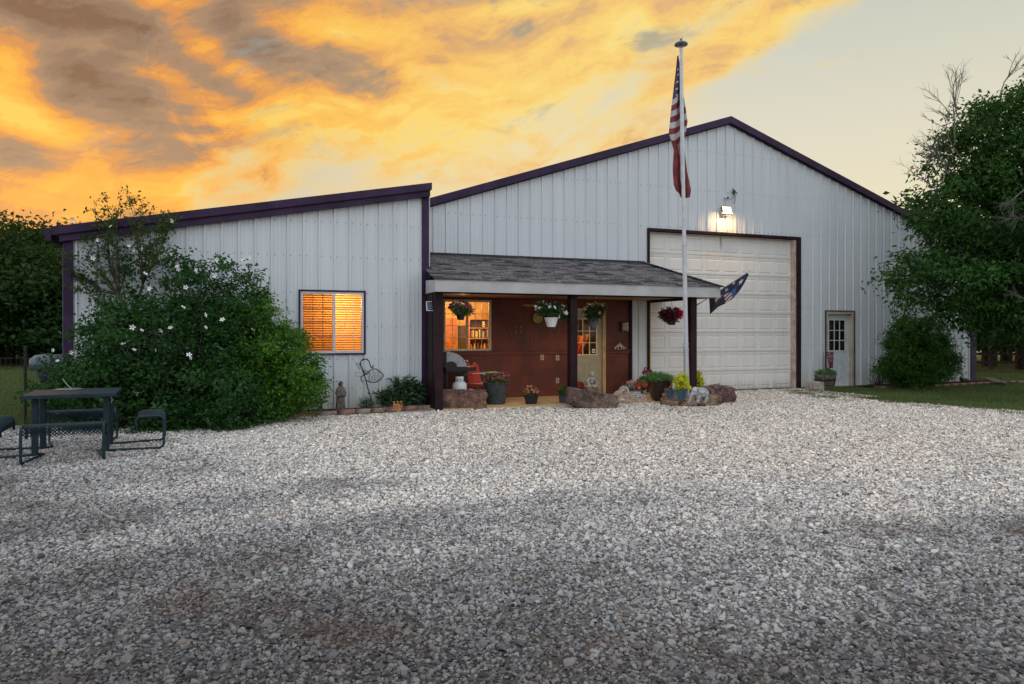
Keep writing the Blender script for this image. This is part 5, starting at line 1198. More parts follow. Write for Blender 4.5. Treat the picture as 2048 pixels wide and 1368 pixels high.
mb = MB(); mb.blob((0, 0, .05), (.045, .03, .032), 2, .05); mb.blob((.035, 0, .078), .02, 2, 0); mb.tube([(-.03, 0, .05), (-.08, 0, .045)], [.02, .008], 6); fuse(mb.build('bird', M_STONE, t), .006)
for i, (x, y, s_, lb) in enumerate(((932, 785, .11, 'pink grey rock at the left of the pair on the red brown boulder'), (943, 784, .12, 'pink pointed rock at the right of the pair on the red brown boulder'))):
    p = P(x, y, W(-.9, 14.6).y); mb = MB(); rockv(mb, (0, 0, .03), (s_, .09, .12), (0, .3, 0), 30 + i, .25, .5, 6); tag(mb.build('small_rock', mat('pink_rock', (.32, .19, .18), .9, var=.3, vscale=20, bump=.01), loc=(p.x, p.y, p.z - .03)), lb, 'rock')
p = G(1630, 781); mb = MB(); rockv(mb, (0, 0, .12), (.36, .30, .25), (0, 0, .1), 41, .05, .1, 9); tag(mb.build('stone_block', mat('pale_limestone', (.42, .36, .29), .9, var=.2, vscale=8, bump=.01), loc=p, smooth=False), 'squared pale stone block beside the half barrel planter', 'stone block')

# ------------------------------------------------------------------ pots along the porch
M_WEAVE = mat('charcoal_wicker', (.055, .06, .062), .6, var=.3, vscale=22, bump=.01, bscale=70)
p = G(997.5, 812); p.y += .2
pl_ = planter('wicker_planter', 'big charcoal woven planter with magenta flowers before the red chair', p, taper(.275, .20, .50, .03), M_WEAVE, [(-.05, 0, .58, .24, .2, .08), (.16, 0, .62, .14, .14, .09), (-.1, 0, .64, .12, .1, .07)], 90, 22, .06, .038, LM_GER, (('mag', 26), ('pink', 12)), (.7, 1.1), seed=6)
mb = MB()
for i in range(13): z = .03 + i * .034; r_ = .20 + (.275 * .97 - .20) * z / .47 + .001; mb.lathe([(r_, z), (r_ + .006, z + .008), (r_, z + .016)], (0, 0, 0), 40)
mb.build('weave_bands', M_WEAVE, pl_)
p = G(1065, 811); p.y += .08
planter('black_pot', 'small black pot of coral flowers between the wicker planter and the middle post', p, taper(.165, .115, .235), M_BLACKP, [(0, 0, .29, .16, .14, .09), (-.03, 0, .36, .12, .1, .06)], 60, 18, .05, .032, LM_GER, (('coral', 24),), (.65, 1.0), seed=7)
p = G(1131, 809); p.y += .12
planter('blue_grey_pot', 'slate pot with a bushy plant tucked behind the middle porch post', p, taper(.105, .085, .19), mat('slate_plastic', (.06, .07, .10), .5), [(0, 0, .28, .11, .11, .11), (.03, 0, .42, .05, .05, .06)], 40, 20, .05, .035, LM_GER, seed=8)
p = G(1178, 800); p.y += .55
planter('geranium_pot', 'low pot of red geraniums behind the tilted dark boulder', p, taper(.13, .10, .2), mat('brown_pot', (.10, .05, .03), .6), [(0, 0, .27, .14, .12, .09)], 46, 18, .05, .045, LM_GER, (('red', 30),), (1.0, 1.5), seed=9)
# stone frog on its plinth
p = G(1199, 800); p.y += .45; p.z = .27; fg = thing('frog_statue', 'grey stone frog like figure sitting behind the tilted boulder by the door', 'statue', p, 0)
mb = MB(); mb.box(-.15, .15, -.12, .12, -.24, -.001); mb.build('plinth', M_SAND, fg, bevel=.01)
mb = MB(); mb.lathe([(.17, 0), (.17, .05), (.15, .07), (0, .07)], (0, 0, 0), 20); mb.blob((0, 0, .17), (.10, .09, .11), 3, .04); mb.blob((0, -.03, .30), (.07, .07, .065), 3, .03)
for s_ in (-1, 1):
    mb.blob((s_ * .035, -.05, .375), .025, 2, 0); mb.tube([(s_ * .06, .0, .22), (s_ * .10, -.06, .16), (s_ * .04, -.10, .20)], [.03, .024, .018], 8); mb.tube([(s_ * .07, .03, .12), (s_ * .13, -.05, .15), (s_ * .10, -.11, .08)], [.045, .036, .026], 8)
mb.tube([(-.03, -.09, .31), (.03, -.09, .31)], .012, 6)
fuse(mb.build('body', M_STONE, fg), .009)
# big brown glazed pot with succulents
p = G(1332, 805); p.y += .25
planter('brown_urn', 'large glossy dark brown urn with a wide mat of green succulents left of the flagpole', p, [(.15, 0), (.17, .01), (.225, .12), (.265, .30), (.28, .46), (.30, .47), (.305, .50), (.28, .505), (.26, .46), (.001, .45)], mat('brown_glaze', (.028, .010, .008), .2, var=.3, coat=.7), [(0, 0, .53, .34, .28, .06), (-.05, 0, .59, .26, .2, .04)], 190, 20, .045, .07, LM_SUC, seed=10, aspect=.28, up=-.1, fmesh='')
# blue and white planter of geraniums, dusty miller, rear wooden trough, truck stake
p = G(1284, 801); p.y += .22
M_DELFT = bpy.data.materials.new('blue_white_glaze'); M_DELFT.use_nodes = True; q = NT(M_DELFT.node_tree); _tc = q.new('ShaderNodeTexCoord')
q.put(q.n['Principled BSDF'].inputs['Base Color'], q.mix(q.ss(q.noise(_tc.outputs['Object'], 17, 2, .5, 1.5), .49, .53), (.55, .60, .68), (.05, .09, .40))); q.n['Principled BSDF'].inputs['Roughness'].default_value = .15
planter('delft_pot', 'blue and white painted pot of coral geraniums behind the wicker tricycle', p, taper(.125, .085, .26), M_DELFT, [(0, 0, .30, .22, .18, .08), (-.2, 0, .36, .12, .1, .1), (.2, 0, .32, .14, .12, .07)], 80, 20, .06, .05, LM_GER, (('coral', 52), ('pink', 24)), (1.0, 1.6), seed=11)
p = G(1267, 802); p.y += .15; LM_SIL = leaf_mat('leaf_silver', (.24, .28, .26), (.48, .52, .50), .15, .3)
t = thing('silver_rosette_plant', 'spiky silver leaved plant on a stake left of the blue and white pot', 'plant', p)
v, f = leaf_arrays(np.zeros((70, 3)) + [0, 0, .37], .11, .16, .0, rng=np.random.default_rng(3)); raw_mesh('foliage', v, f, LM_SIL, t, np.random.default_rng(3).random(140)); mb = MB(); mb.tube([(0, 0, 0), (.005, 0, .37)], .008, 6); mb.build('stem', M_GTWIG, t)
tr_p = P(1298, 762, 15.25); tr_p.z = 0; t = thing('wooden_trough', 'raised wooden trough of low green plants beside the barn wall', 'planter', tr_p)
zt = P(1298, 757, 15.25).z; mb = MB(); mb.box(-.28, .30, -.14, .14, zt - .14, zt - .02)
for i in range(3): mb.box(-.285, .305, -.155, -.1405, zt - .14 + i * .04, zt - .14 + i * .04 + .035)
mb.build('trough', M_SAND, t)
for x in (-.24, .26):
    mb = MB(); mb.box(x - .02, x + .02, -.1, .1, 0, zt - .141); mb.build('leg', M_SAND, t)
crown('foliage', [(0, 0, zt + .01, .28, .13, .04)], 60, 20, .04, .04, LM_GER, t, np.random.default_rng(5))
tk_p = P(1294, 745, 15.1); t = thing('truck_garden_stake', 'dark red metal pickup truck silhouette on a stake above the wooden trough', 'garden stake', tk_p)
mb = MB(); s_ = .0115; poly = [(-12, -3), (-12, 2), (-8, 4), (-7, 11), (-2, 12), (1, 6), (12, 6), (12, -1), (11, -3), (8, -3), (7, -1), (5, -1), (4, -3), (-4, -3), (-5, -1), (-8, -1), (-9, -3)]
pz = [(a * s_, b * s_) for a, b in poly]; mb.prism(pz, -.012, .012); mb.build('truck_body', mat('truck_red', (.16, .006, .018), .5, .1, var=.2), t)
mb = MB(); mb.prism([(-6.3 * s_, 5 * s_), (-5.5 * s_, 10 * s_), (-3 * s_, 10.4 * s_), (-1 * s_, 5.5 * s_)], -.0145, -.0125); mb.build('cab_window', mat('cab_pane', (.42, .36, .34), .6), t)
for x in (-6.6, 6):
    mb = MB(); mb.xf = Matrix.Translation((x * s_, 0, -3 * s_)) @ Matrix.Rotation(R(90), 4, 'X'); mb.lathe([(0, -.018), (.026, -.018), (.026, .018), (0, .018)], (0, 0, 0), 16); w_ = mb.build('wheel', M_BLACK, t)
    mb = MB(); mb.xf = Matrix.Translation((x * s_, -.0185, -3 * s_)) @ Matrix.Rotation(R(90), 4, 'X'); mb.lathe([(0, -.001), (.012, -.001), (.012, .002), (0, .002)], (0, 0, 0), 12); mb.build('hubcap', M_WHITE, w_)
mb = MB(); mb.tube([(0, 0, -.03), (0, 0, -tk_p.z + .3)], .006, 6); mb.build('stake', M_BLACK, t)
mb = MB()
for i in range(26): a = i * .55; mb.blob((.07 + .028 * math.cos(a) * (1 - i / 36), 0, .075 + i * .0032 + .01 * math.sin(a)), .006, 1, 0)
mb.build('wire_tree', M_BLACK, t)
# white wicker tricycle planter
p = G(1262, 808); p.y += .12; wt = thing('wicker_tricycle', 'white wicker and wire tricycle ornament between the tilted boulder and the urn', 'ornament', p)
M_WICK = mat('whitewashed_wicker', (.62, .54, .49), .8, var=.2, vscale=20); sx_ = .0115
def px(x, y): return ((x - 1262) * sx_, (808 - y) * sx_)
def wheel(name, cx, cy, r_, yy, spokes, hub=.02):
    x, z = px(cx, cy); mb = MB(); pts = [(x + r_ * math.cos(a), yy, z + r_ * math.sin(a)) for a in np.linspace(0, 2 * math.pi, 25)]; mb.tube(pts, .009, 6, caps=False)
    o_ = mb.build(name, M_WICK, wt, smooth=True); mb = MB()
    for i in range(spokes): a = i * 2 * math.pi / spokes; mb.tube([(x, yy, z), (x + r_ * math.cos(a), yy, z + r_ * math.sin(a))], .004, 4)
    mb.blob((x, yy, z), hub, 2, 0); mb.build('spokes', M_WICK, o_)
wheel('wheel', 1246, 800, .085, -.06, 8, .05); wheel('wheel', 1288.5, 798.5, .092, -.10, 7, .032); wheel('wheel', 1288.5, 796, .092, .10, 7, .02)
mb = MB()
for i in range(9):
    r_ = .03 + i * .0135; x, z = px(1253, 786); pts = [(x + r_ * math.cos(a), .02 * math.sin(i), z + r_ * 1.05 * math.sin(a)) for a in np.linspace(-.3, math.pi + .6, 20)]; mb.tube(pts, .0055, 5)
for i in range(7): mb.tube([(*px(1229 + i * .5, 794 - i * 1.2)[:1], -.04 + i * .014, px(1229, 793 - i)[1]), (px(1240, 0)[0], -.05 + i * .016, px(0, 787 - i * .7)[1]), (px(1252, 0)[0], -.04 + i * .014, px(0, 781)[1])], .0055, 5)
mb.build('wicker_hood', M_WICK, wt, smooth=True)
mb = MB()
for z_ in (787, 791, 795, 799): mb.tube([(px(1253, 0)[0], -.09, px(0, z_)[1]), (px(1281, 0)[0], -.09, px(0, z_ - 1)[1])], .006, 5); mb.tube([(px(1253, 0)[0], .09, px(0, z_)[1]), (px(1281, 0)[0], .09, px(0, z_ - 1)[1])], .006, 5)
for x_ in (1253, 1259, 1265, 1271, 1277, 1281):
    for y_ in (-.09, .09): mb.tube([(px(x_, 0)[0], y_, px(0, 787)[1]), (px(x_ + 1, 0)[0], y_, px(0, 799)[1])], .005, 5)
    mb.tube([(px(x_, 0)[0], -.09, px(0, 799)[1]), (px(x_, 0)[0], .09, px(0, 799)[1])], .005, 5)
mb.tube([(px(1246, 0)[0], -.06, px(0, 800)[1]), (px(1262, 0)[0], -.07, px(0, 803)[1]), (px(1275, 0)[0], -.08, px(0, 806)[1]), (px(1288, 0)[0], -.1, px(0, 798)[1])], .006, 6)
mb.build('wire_basket', M_WICK, wt, smooth=True)

# ------------------------------------------------------------------ grill, gas bottle, chair
p = P(905, 760, 14.9); p.z = .03; gr = thing('gas_grill', 'black gas grill with grey hood on the porch behind the wide boulder', 'grill', p, 0)
u = lambda x: P(x, 700, 14.9).x - p.x; zz = lambda y: P(905, y, 14.9).z - .03
M_HOOD = mat('hood_grey', (.30, .30, .31), .3, .6, var=.12)
cx_, cz_ = u(886), zz(734); r_ = zz(703) - zz(734); arc = [(cx_ + r_ * 1.35 * math.sin(R(a)), cz_ + r_ * math.cos(R(a))) for a in np.linspace(0, 88, 12)]
mb = MB(); mb.prism([(cx_, cz_)] + arc, -.28, .28); hd = mb.build('hood', M_HOOD, gr, bevel=.01)
mb = MB(); arc2 = [(cx_ + .1 + .14 * math.cos(R(a)), cz_ + .02 + .12 * math.sin(R(a))) for a in np.linspace(180, 0, 9)]; mb.prism([(cx_ - .005, cz_)] + arc2 + [(u(926), cz_ + .01), (u(926), cz_)], -.295, -.281); mb.build('hood_cheek', M_BLACK, hd)
mb = MB(); mb.tube([(u(928), -.22, zz(722)), (u(930), -.22, zz(722)), (u(930), .22, zz(722)), (u(928), .22, zz(722))], .012, 8); mb.build('handle', M_GALV, hd)
mb = MB(); mb.box(cx_, u(929), -.27, .27, zz(745), zz(734)); mb.build('firebox', M_BLACK, gr, bevel=.01)
mb = MB(); mb.box(u(884), u(944), -.33, -.271, zz(741), zz(733)); mb.box(u(929) + .001, u(944), -.27, .27, zz(741), zz(733)); mb.build('side_shelf', M_BLACK, gr, bevel=.008)
for x in (888, 922):
    for y in (-.24, .24): mb = MB(); mb.box(u(x) - .02, u(x) + .02, y - .02, y + .02, 0, zz(745)); mb.build('leg', M_BLACK, gr)
mb = MB(); mb.box(u(888), u(922), -.24, .24, .10, .13); mb.build('bottom_shelf', M_BLACK, gr)
p = G(921, 800, .03); p.y = 14.55; q_ = P(919, 780, 14.5); gb = thing('gas_bottle', 'white propane cylinder standing between the grill and the wide boulder', 'gas cylinder', (q_.x, 14.5, .12))
mb = MB(); mb.lathe([(.10, 0), (.11, .02), (.15, .05), (.158, .12), (.158, .30), (.15, .36), (.12, .405), (.06, .43), (0, .435)], (0, 0, 0), 28); mb.build('cylinder', M_WHITE, gb, smooth=True)
mb = MB(); r_ = .088; n_ = 20; V_ = []; 
for i in range(n_ + 1):
    a = R(-150 + 240 * i / n_) - R(60); V_ += [(r_ * math.cos(a), r_ * math.sin(a), .41), (r_ * math.cos(a), r_ * math.sin(a), .53)]
mb.add(V_, [(2 * i, 2 * i + 2, 2 * i + 3, 2 * i + 1) for i in range(n_)]); o = mb.build('collar', M_WHITE, gb, smooth=True); o.modifiers.new('s', 'SOLIDIFY').thickness = .006
mb = MB(); mb.tube([(0, 0, .43), (0, 0, .49)], .016, 8); mb.tube([(0, 0, .47), (.10, -.03, .47)], .016, 8); mb.lathe([(0, -.012), (.028, -.012), (.028, .012), (0, .012)], (.12, -.03, .47), 12); mb.build('valve', M_BLACKP, gb)
mb = MB()
for bx_ in ((-.050, -.042, 0, .045), (-.0419, -.022, 0, .007), (.002, .010, .018, .045), (.0101, .030, .018, .025), (.024, .032, .0, .0179), (.024, .032, .0251, .045)): mb.box(bx_[0] - .02, bx_[1] - .02, -.0945, -.092, .45 + bx_[2], .45 + bx_[3])
mb.build('stencil', M_BLACKP, gb)
p = P(948, 790, 14.95); p.z = .03; ch = thing('metal_lawn_chair', 'red scalloped metal lawn chair with white tube arms beside the grill', 'chair', p + Vector((.19, .06, 0)), R(-50))
M_CHR = mat('chair_red', (.62, .045, .028), .4, var=.12); M_CHW = mat('chair_tube', (.66, .56, .50), .4)
for i, y in enumerate((-.13, .13)):
    mb = MB(); n_ = 14; pts = [(-.125, .0), (-.135, .30)] + [(.135 * -math.cos(R(a)), .36 + .13 * math.sin(R(a))) for a in np.linspace(0, 180, 10)] + [(.135, .30), (.125, 0)]
    mb.add([(0, a, b) for a, b in pts] + [(-.02, a, b) for a, b in pts], [tuple(range(len(pts))), tuple(range(2 * len(pts) - 1, len(pts) - 1, -1))] + [(k_, k_ + len(pts), (k_ + 1) % len(pts) + len(pts), (k_ + 1) % len(pts)) for k_ in range(len(pts))])
    mb.build('back_shell', M_CHR, ch, loc=(-.16, y, .40), rot=(0, R(-12), R(-6 if i else 6)), bevel=.008)
mb = MB(); mb.prism([(-.2, .42), (.28, .46), (.32, .44), (.31, .36), (.29, .37), (-.18, .33)], -.25, .25); mb.build('seat', M_CHR, ch, bevel=.01)
for s_ in (-1, 1):
    y = s_ * .29; mb = MB(); mb.tube([(-.30, y, .62), (-.26, y, .625), (.22, y, .66), (.32, y, .645), (.34, y, .60), (.30, y, .40), (.30, y, .05), (.26, y, .015), (-.05, y, .013)], .017, 8); mb.build('arm_frame', M_CHW, ch, smooth=True)
    mb = MB(); mb.tube([(-.25, y * .9, .42), (.33, y * .9, .43)], .015, 8); mb.build('seat_rail', M_CHW, ch, smooth=True)
    mb = MB(); mb.tube([(-.05, y, .013), (-.30, y, .013), (-.33, y, .05), (-.22, y * .9, .42)], .015, 8); mb.build('rear_leg', M_CHW, ch, smooth=True)

# ------------------------------------------------------------------ hanging baskets
def basket(label, x, ytop, ybot, wpx, V, pmat, ell, K, leaf, lm, flowers, seed, hook_y=595, aspect=.45, fs=(.8, 1.3), white=False, up=.3, ceiling=True, droop=.3):
    c = P(x, ybot, V); zt = P(x, ytop, V).z; h = zt - c.z; r_ = wpx / 2 * (c - Vector((0, 0, c.z))).length * 1.0 / F_PX; Zd = V / (CT - (x - CX) / F_PX * ST); r_ = wpx / 2 * Zd / F_PX
    t = planter('hanging_basket', label, c, taper(r_, r_ * .62, h), pmat, [(a, b, h + e, rx, ry, rz_) for a, b, e, rx, ry, rz_ in ell], K, 20, .055, leaf, lm, flowers, fs, seed, aspect, up, cat='hanging basket', seg=10 if white else 24, smooth=not white, soil=(r_ * .9, h - .02), droop=droop)
    mb = MB(); top_z = 2.436 - c.z; hz = P(x, hook_y, V).z - c.z
    for i in range(3): a = i * 2.1 + .4; mb.tube([(r_ * math.cos(a), r_ * math.sin(a), h), (0, 0, min(hz, top_z - .03))], .003, 5)
    mb.build('wire_hanger', M_WIRE, t); mb = MB(); hk = min(hz, top_z - .03); mb.tube([(0, 0, hk), (0, 0, hk + .02), (.02, 0, max(top_z - .02, hk + .03)), (0, 0, top_z + .004)], .005, 6); mb.build('hook', M_BLACK, t, smooth=True); return t
basket('dark hanging basket of red and violet flowers in front of the lit porch window', 921.5, 623, 640, 21, 14.15, M_BLACKP, [(-.03, 0, .08, .24, .18, .13), (.08, 0, .02, .18, .15, .1)], 70, .045, LM_GER, (('mag', 14), ('blue', 22), ('white', 5), ('red', 6)), 21, 603)
basket('white faceted hanging basket of white flowers left of the middle porch post', 1102.5, 635, 654, 28, 13.98, M_WHITE, [(0, 0, .16, .32, .2, .15), (-.2, 0, .2, .18, .15, .14), (.25, 0, .08, .14, .12, .12)], 130, .06, LM_MID, (('white', 26),), 22, 598, .5, (1.0, 1.6), True)
basket('grey hanging basket of hot pink flowers in front of the porch door', 1186, 637, 655, 22, 13.98, mat('grey_basket', (.10, .11, .13), .5), [(0, 0, .14, .23, .2, .18), (.1, 0, .22, .2, .15, .1)], 120, .06, LM_DARK, (('hot', 9), ('pink', 3)), 23, 598, .45, (1.1, 1.8))
LM_POI = leaf_mat('leaf_burgundy', (.020, .008, .010), (.10, .010, .018), .15, .3); LM_REDL = leaf_mat('leaf_scarlet', (.30, .005, .012), (.70, .02, .03), .2, .3)
t = basket('black hanging basket of burgundy and scarlet leaves between the flagpole and the porch beam', 1343.5, 637, 650, 21, 13.80, M_BLACKP, [(-.06, 0, .10, .20, .16, .12)], 60, .10, LM_POI, (), 24, 606, .3, ceiling=False)
crown('scarlet_leaves', [(.12, -.02, .24, .12, .12, .11)], 26, 16, .05, .09, LM_REDL, t, np.random.default_rng(7), .35, .3)

# ------------------------------------------------------------------ things on and near the porch wall
c = P(1036, 659, VB - .03); st = thing('star_wreath', 'dark wire ring with star shapes on the porch wall', 'wall decoration', c)
mb = MB(); r_ = .225; mb.tube([(r_ * math.cos(a), 0, r_ * math.sin(a)) for a in np.linspace(0, 2 * math.pi, 37)], .007, 6, caps=False); M_DWIRE = mat('bronze_wire', (.20, .15, .12), .5, .5); mb.build('ring', M_DWIRE, st, smooth=True)
for i in range(4):
    a = R(45 + 90 * i); mb = MB(); pts = [(.1 * math.cos(a) + (.035 if k_ % 2 == 0 else .015) * math.sin(R(36 * k_)), .1 * math.sin(a) + (.035 if k_ % 2 == 0 else .015) * math.cos(R(36 * k_))) for k_ in range(10)]; mb.prism(pts, -.006, .006); mb.build('star', M_DWIRE, st)
c = P(1107, 658, VB - .03); t = thing('round_wall_sign', 'dark round openwork metal sign behind the white hanging basket', 'wall decoration', c)
for r_ in (.165, .13):
    mb = MB(); mb.tube([(r_ * math.cos(a), 0, r_ * math.sin(a)) for a in np.linspace(0, 2 * math.pi, 31)], .006, 6, caps=False); mb.build('ring', M_DWIRE, t, smooth=True)
for i in range(5):
    mb = MB(); x = -.08 + i * .04; mb.tube([(x, 0, -.05), (x, 0, .05), (x + .02, 0, .05), (x + .02, 0, 0)], .005, 5); mb.build('bar', M_DWIRE, t)
c = P(1075, 636, VB - .05); t = thing('round_dial', 'yellow green round dial with a small white ornament on the porch wall', 'wall decoration', c); M_DIAL = mat('dial_yellow', (.30, .27, .06), .5, var=.15)
mb = MB(); mb.xf = Matrix.Rotation(R(90), 4, 'X'); mb.lathe([(0, .012), (.115, .012), (.128, .02), (.13, 0), (0, 0)], (0, 0, 0), 32); mb.build('face', M_DIAL, t, smooth=True, autosmooth=True)
mb = MB()
for a in (40, 160, 250): mb.tube([(0, -.03, .02), (.035 * math.cos(R(a)), -.03, .02 + .035 * math.sin(R(a)))], [.009, .004], 6)
mb.build('ornament', M_CREAM, t)
c = P(1092, 611, 14.9); fnp = Vector((c.x, 14.9, c.z)); t = thing('ceiling_fan', 'ceiling fan with pale wood blades under the porch roof', 'ceiling fan', fnp)
mb = MB(); mb.lathe([(0, -.10), (.05, -.09), (.09, -.04), (.09, .03), (.03, .06), (.015, .07), (.015, 2.436 - c.z), (0, 2.436 - c.z)], (0, 0, 0), 20); mb.build('motor', M_DWIRE, t, smooth=True)
for i in range(5):
    mb = MB(); mb.box(.11, .62, -.06, .06, -.004, .004); mb.build('blade', mat('blade_wood', (.42, .28, .12), .5), t, rot=(R(8), 0, R(188 + 72 * i)), bevel=.003)
# wren house and village plaque on the rail
c = P(1246, 653, VB - .001); t = thing('louvred_box', 'small slatted cream box on the red brown wall right of the door', 'wall box', c)
mb = MB(); mb.box(-.10, .10, -.08, 0, -.12, .12); mb.build('housing', mat('box_brown', (.05, .03, .022), .6), t, bevel=.004)
for i in range(6): mb = MB(); mb.cbox((.02, -.088, -.09 + i * .034), (.15, .014, .020), (R(25), 0, 0)); mb.build('slat', M_CREAM, t)
mb = MB(); mb.box(.082, .102, -.10, -.081, -.12, .12); mb.build('edge', M_CREAM, t)
c = P(1239, 697, VB - .035); t = thing('miniature_church', 'cream miniature mission church ornament standing on the wall rail', 'ornament', (c.x, VB - .036, 1.166)); M_MIS = mat('mission_cream', (.50, .42, .31), .7, var=.15)
mb = MB(); mb.prism([(-.15, 0), (-.15, .06), (-.12, .085), (-.08, .085), (-.06, .12), (-.03, .13), (0, .175), (.03, .13), (.06, .12), (.08, .08), (.13, .06), (.17, .055), (.17, 0)], -.03, .03); mb.build('facade', M_MIS, t, bevel=.003)
for x, w_, h_ in ((-.095, .025, .055), (-.01, .034, .07), (.07, .022, .055), (.135, .02, .04)):
    mb = MB(); mb.prism([(x - w_, .008), (x - w_, h_ * .6)] + [(x - w_ * math.cos(R(a)), h_ * .6 + w_ * math.sin(R(a))) for a in np.linspace(20, 160, 6)] + [(x + w_, h_ * .6), (x + w_, .008)], -.034, -.031); mb.build('arch', M_DARKGAP, t)
# small solar panel on the corner post
c = P(861, 613, 13.93); c.x = 3.46; t = thing('solar_panel', 'little white framed solar panel on the porch side next to the annex corner', 'solar panel', P(860.5, 612.5, 14.0), 0)
mb = MB(); mb.box(-.085, .085, -.015, .01, -.10, .10); mb.build('frame', M_WHITE, t, bevel=.003, rot=(R(-12), 0, R(0)))
mb = MB()
for i in range(4): mb.box(-.07, .07, -.018, -.0155, -.085 + i * .044, -.048 + i * .044)
mb.build('cells', mat('solar_blue', (.01, .025, .07), .2), t, rot=(R(-12), 0, 0))
mb = MB(); mb.tube([(.06, 0, -.09), (.08, .0, -.14), (.24, -.02, -.155)], .006, 5); mb.build('cable', M_WHITE, t)

# ------------------------------------------------------------------ lamp, camera and panel over the big door
c = P(1454, 420, VB - .20); t = thing('floodlight', 'lit rectangular warm floodlight above the big garage door', 'floodlight', c)
TL = R(52); mb = MB(); mb.box(-.155, .155, .0, .05, -.11, .11); mb.build('housing', mat('lamp_bronze', (.05, .04, .03), .5), t, rot=(-TL * .35, 0, 0), bevel=.008)
mb = MB(); mb.box(-.142, .142, -.006, -.001, -.097, .097); mb.build('lens', emit_mat('lamp_glow', (1, .77, .40), 1.6), t, rot=(-TL * .35, 0, 0))
mb = MB(); mb.tube([(0, .03, 0), (0, .18, .02)], .02, 8); mb.build('bracket', bpy.data.materials['lamp_bronze'], t)
for dx_ in (-.16, .16): pass
l_ = lamp('floodlight_beam', 'AREA', (c.x, VB - .22, c.z - .08), 36, (1, .62, .26), .34, (R(-2), 0, 0), .10)
l_.rotation_euler = (R(18), 0, 0)
c = P(1452, 394, VB - .06); t = thing('security_camera', 'small white camera mounted just above the floodlight', 'camera', c)
mb = MB(); mb.tube([(0, .05, 0), (.01, -.05, -.02)], [.03, .042], 14); mb.build('body', M_WHITE, t, smooth=True, autosmooth=True); mb = MB(); mb.blob((.02, -.055, -.025), .028, 2, 0); mb.build('lens', M_BLACK, t, smooth=True)
c = P(1470, 382, VB - .08); t = thing('solar_panel', 'tilted black solar panel above and right of the floodlight', 'solar panel', c)
mb = MB(); mb.cbox((0, 0, 0), (.13, .16, .02), (R(50), R(20), R(25))); mb.build('panel', mat('solar_black', (.02, .022, .03), .25), t, bevel=.004); mb = MB(); mb.tube([(0, .02, 0), (-.01, .075, -.05)], .018, 8); mb.build('arm', M_BLACK, t)
mb = MB(); a = P(1468, 388, VB - .05) - c; b = P(1462, 399, VB - .05) - c; d_ = P(1455, 397, VB - .05) - c; e_ = P(1467, 408, VB - .05) - c
mb.tube([a, a.lerp(b, .5) + Vector((.01, 0, -.03)), b, d_], .006, 5); mb.tube([a + Vector((.02, 0, 0)), a + Vector((.04, 0, -.12)), e_], .006, 5); mb.build('cable', M_BLACK, t, smooth=True)
# ------------------------------------------------------------------ left bed
p = G(682, 828); p.y += .05; sm = thing('monk_statue', 'dark weathered garden statue of a robed monk standing before the annex wall', 'statue', p, R(8))
mb = MB(); mb.box(-.10, .10, -.08, .08, 0, .05); mb.build('plinth', M_SAND, sm, bevel=.006)
mb = MB(); n_ = 40; prof = [(0, .05), (.105, .05), (.10, .08), (.088, .22), (.082, .34), (.088, .42), (.092, .47), (.080, .51), (.05, .535), (.03, .55), (0, .56)]; V_, F_ = [], []
for r_, z in prof:
    for j in range(n_): a = 2 * math.pi * j / n_; k_ = 1 + (.06 * math.sin(a * 7) + .04 * math.sin(a * 11 + 1)) * max(0, 1 - z / .42); V_.append((r_ * k_ * math.cos(a), r_ * .72 * k_ * math.sin(a), z))
for i in range(len(prof) - 1):
    for j in range(n_): F_.append((i * n_ + j, i * n_ + (j + 1) % n_, (i + 1) * n_ + (j + 1) % n_, (i + 1) * n_ + j))
mb.add(V_, F_); mb.blob((.005, -.012, .60), (.036, .042, .048), 3, .02); mb.blob((0, .022, .585), (.046, .034, .045), 2, .03); mb.tube([(0, 0, .53), (0, 0, .58)], .025, 8)
mb.blob((.005, -.043, .592), (.007, .008, .012), 1, 0); mb.tube([(-.012, -.034, .603), (.02, -.034, .603)], .005, 5)
for s_ in (-1, 1):
    mb.tube([(s_ * .062, 0, .49), (s_ * .085, -.01, .41), (s_ * .07, -.05, .355), (s_ * .02, -.08, .37 + .01 * s_)], [.026, .029, .028, .02], 10); mb.tube([(s_ * .03, -.085, .36), (s_ * .005, -.10, .37)], [.013, .010], 7)
    for q_ in range(4): mb.tube([(s_ * .01, -.095, .362 + q_ * .006), (-s_ * .012, -.102, .364 + q_ * .006)], [.0035, .0025], 5)
mb.blob((.0, -.10, .395), (.028, .02, .02), 2, .03); mb.tube([(.02, -.10, .40), (.05, -.10, .395)], [.01, .003], 5)
mb.tube([(.03, -.072, .34), (.045, -.076, .25), (.04, -.078, .15)], .005, 5)
fuse(mb.build('figure', M_BRSTONE, sm), .006, 1)
p = G(643, 827); p.y += .05; bb = thing('bird_bath', 'small brown bird bath with a bird figure, left of the monk statue', 'bird bath', p)
mb = MB(); mb.lathe([(.07, 0), (.055, .02), (.026, .05), (.022, .17), (.045, .20), (.135, .235), (.14, .25), (.11, .242), (0, .225)], (0, 0, 0), 24); mb.build('basin', M_BRSTONE, bb, smooth=True, autosmooth=True)
mb = MB(); mb.blob((-.05, 0, .25), (.035, .02, .02), 2, .04); mb.tube([(-.05, 0, .25), (-.02, .0, .28), (-.005, 0, .31)], [.014, .01, .002], 5); mb.tube([(-.07, 0, .25), (-.13, 0, .27)], [.012, .003], 5); fuse(mb.build('bird', mat('rust_figure', (.26, .16, .10), .8, var=.2), bb), .006)
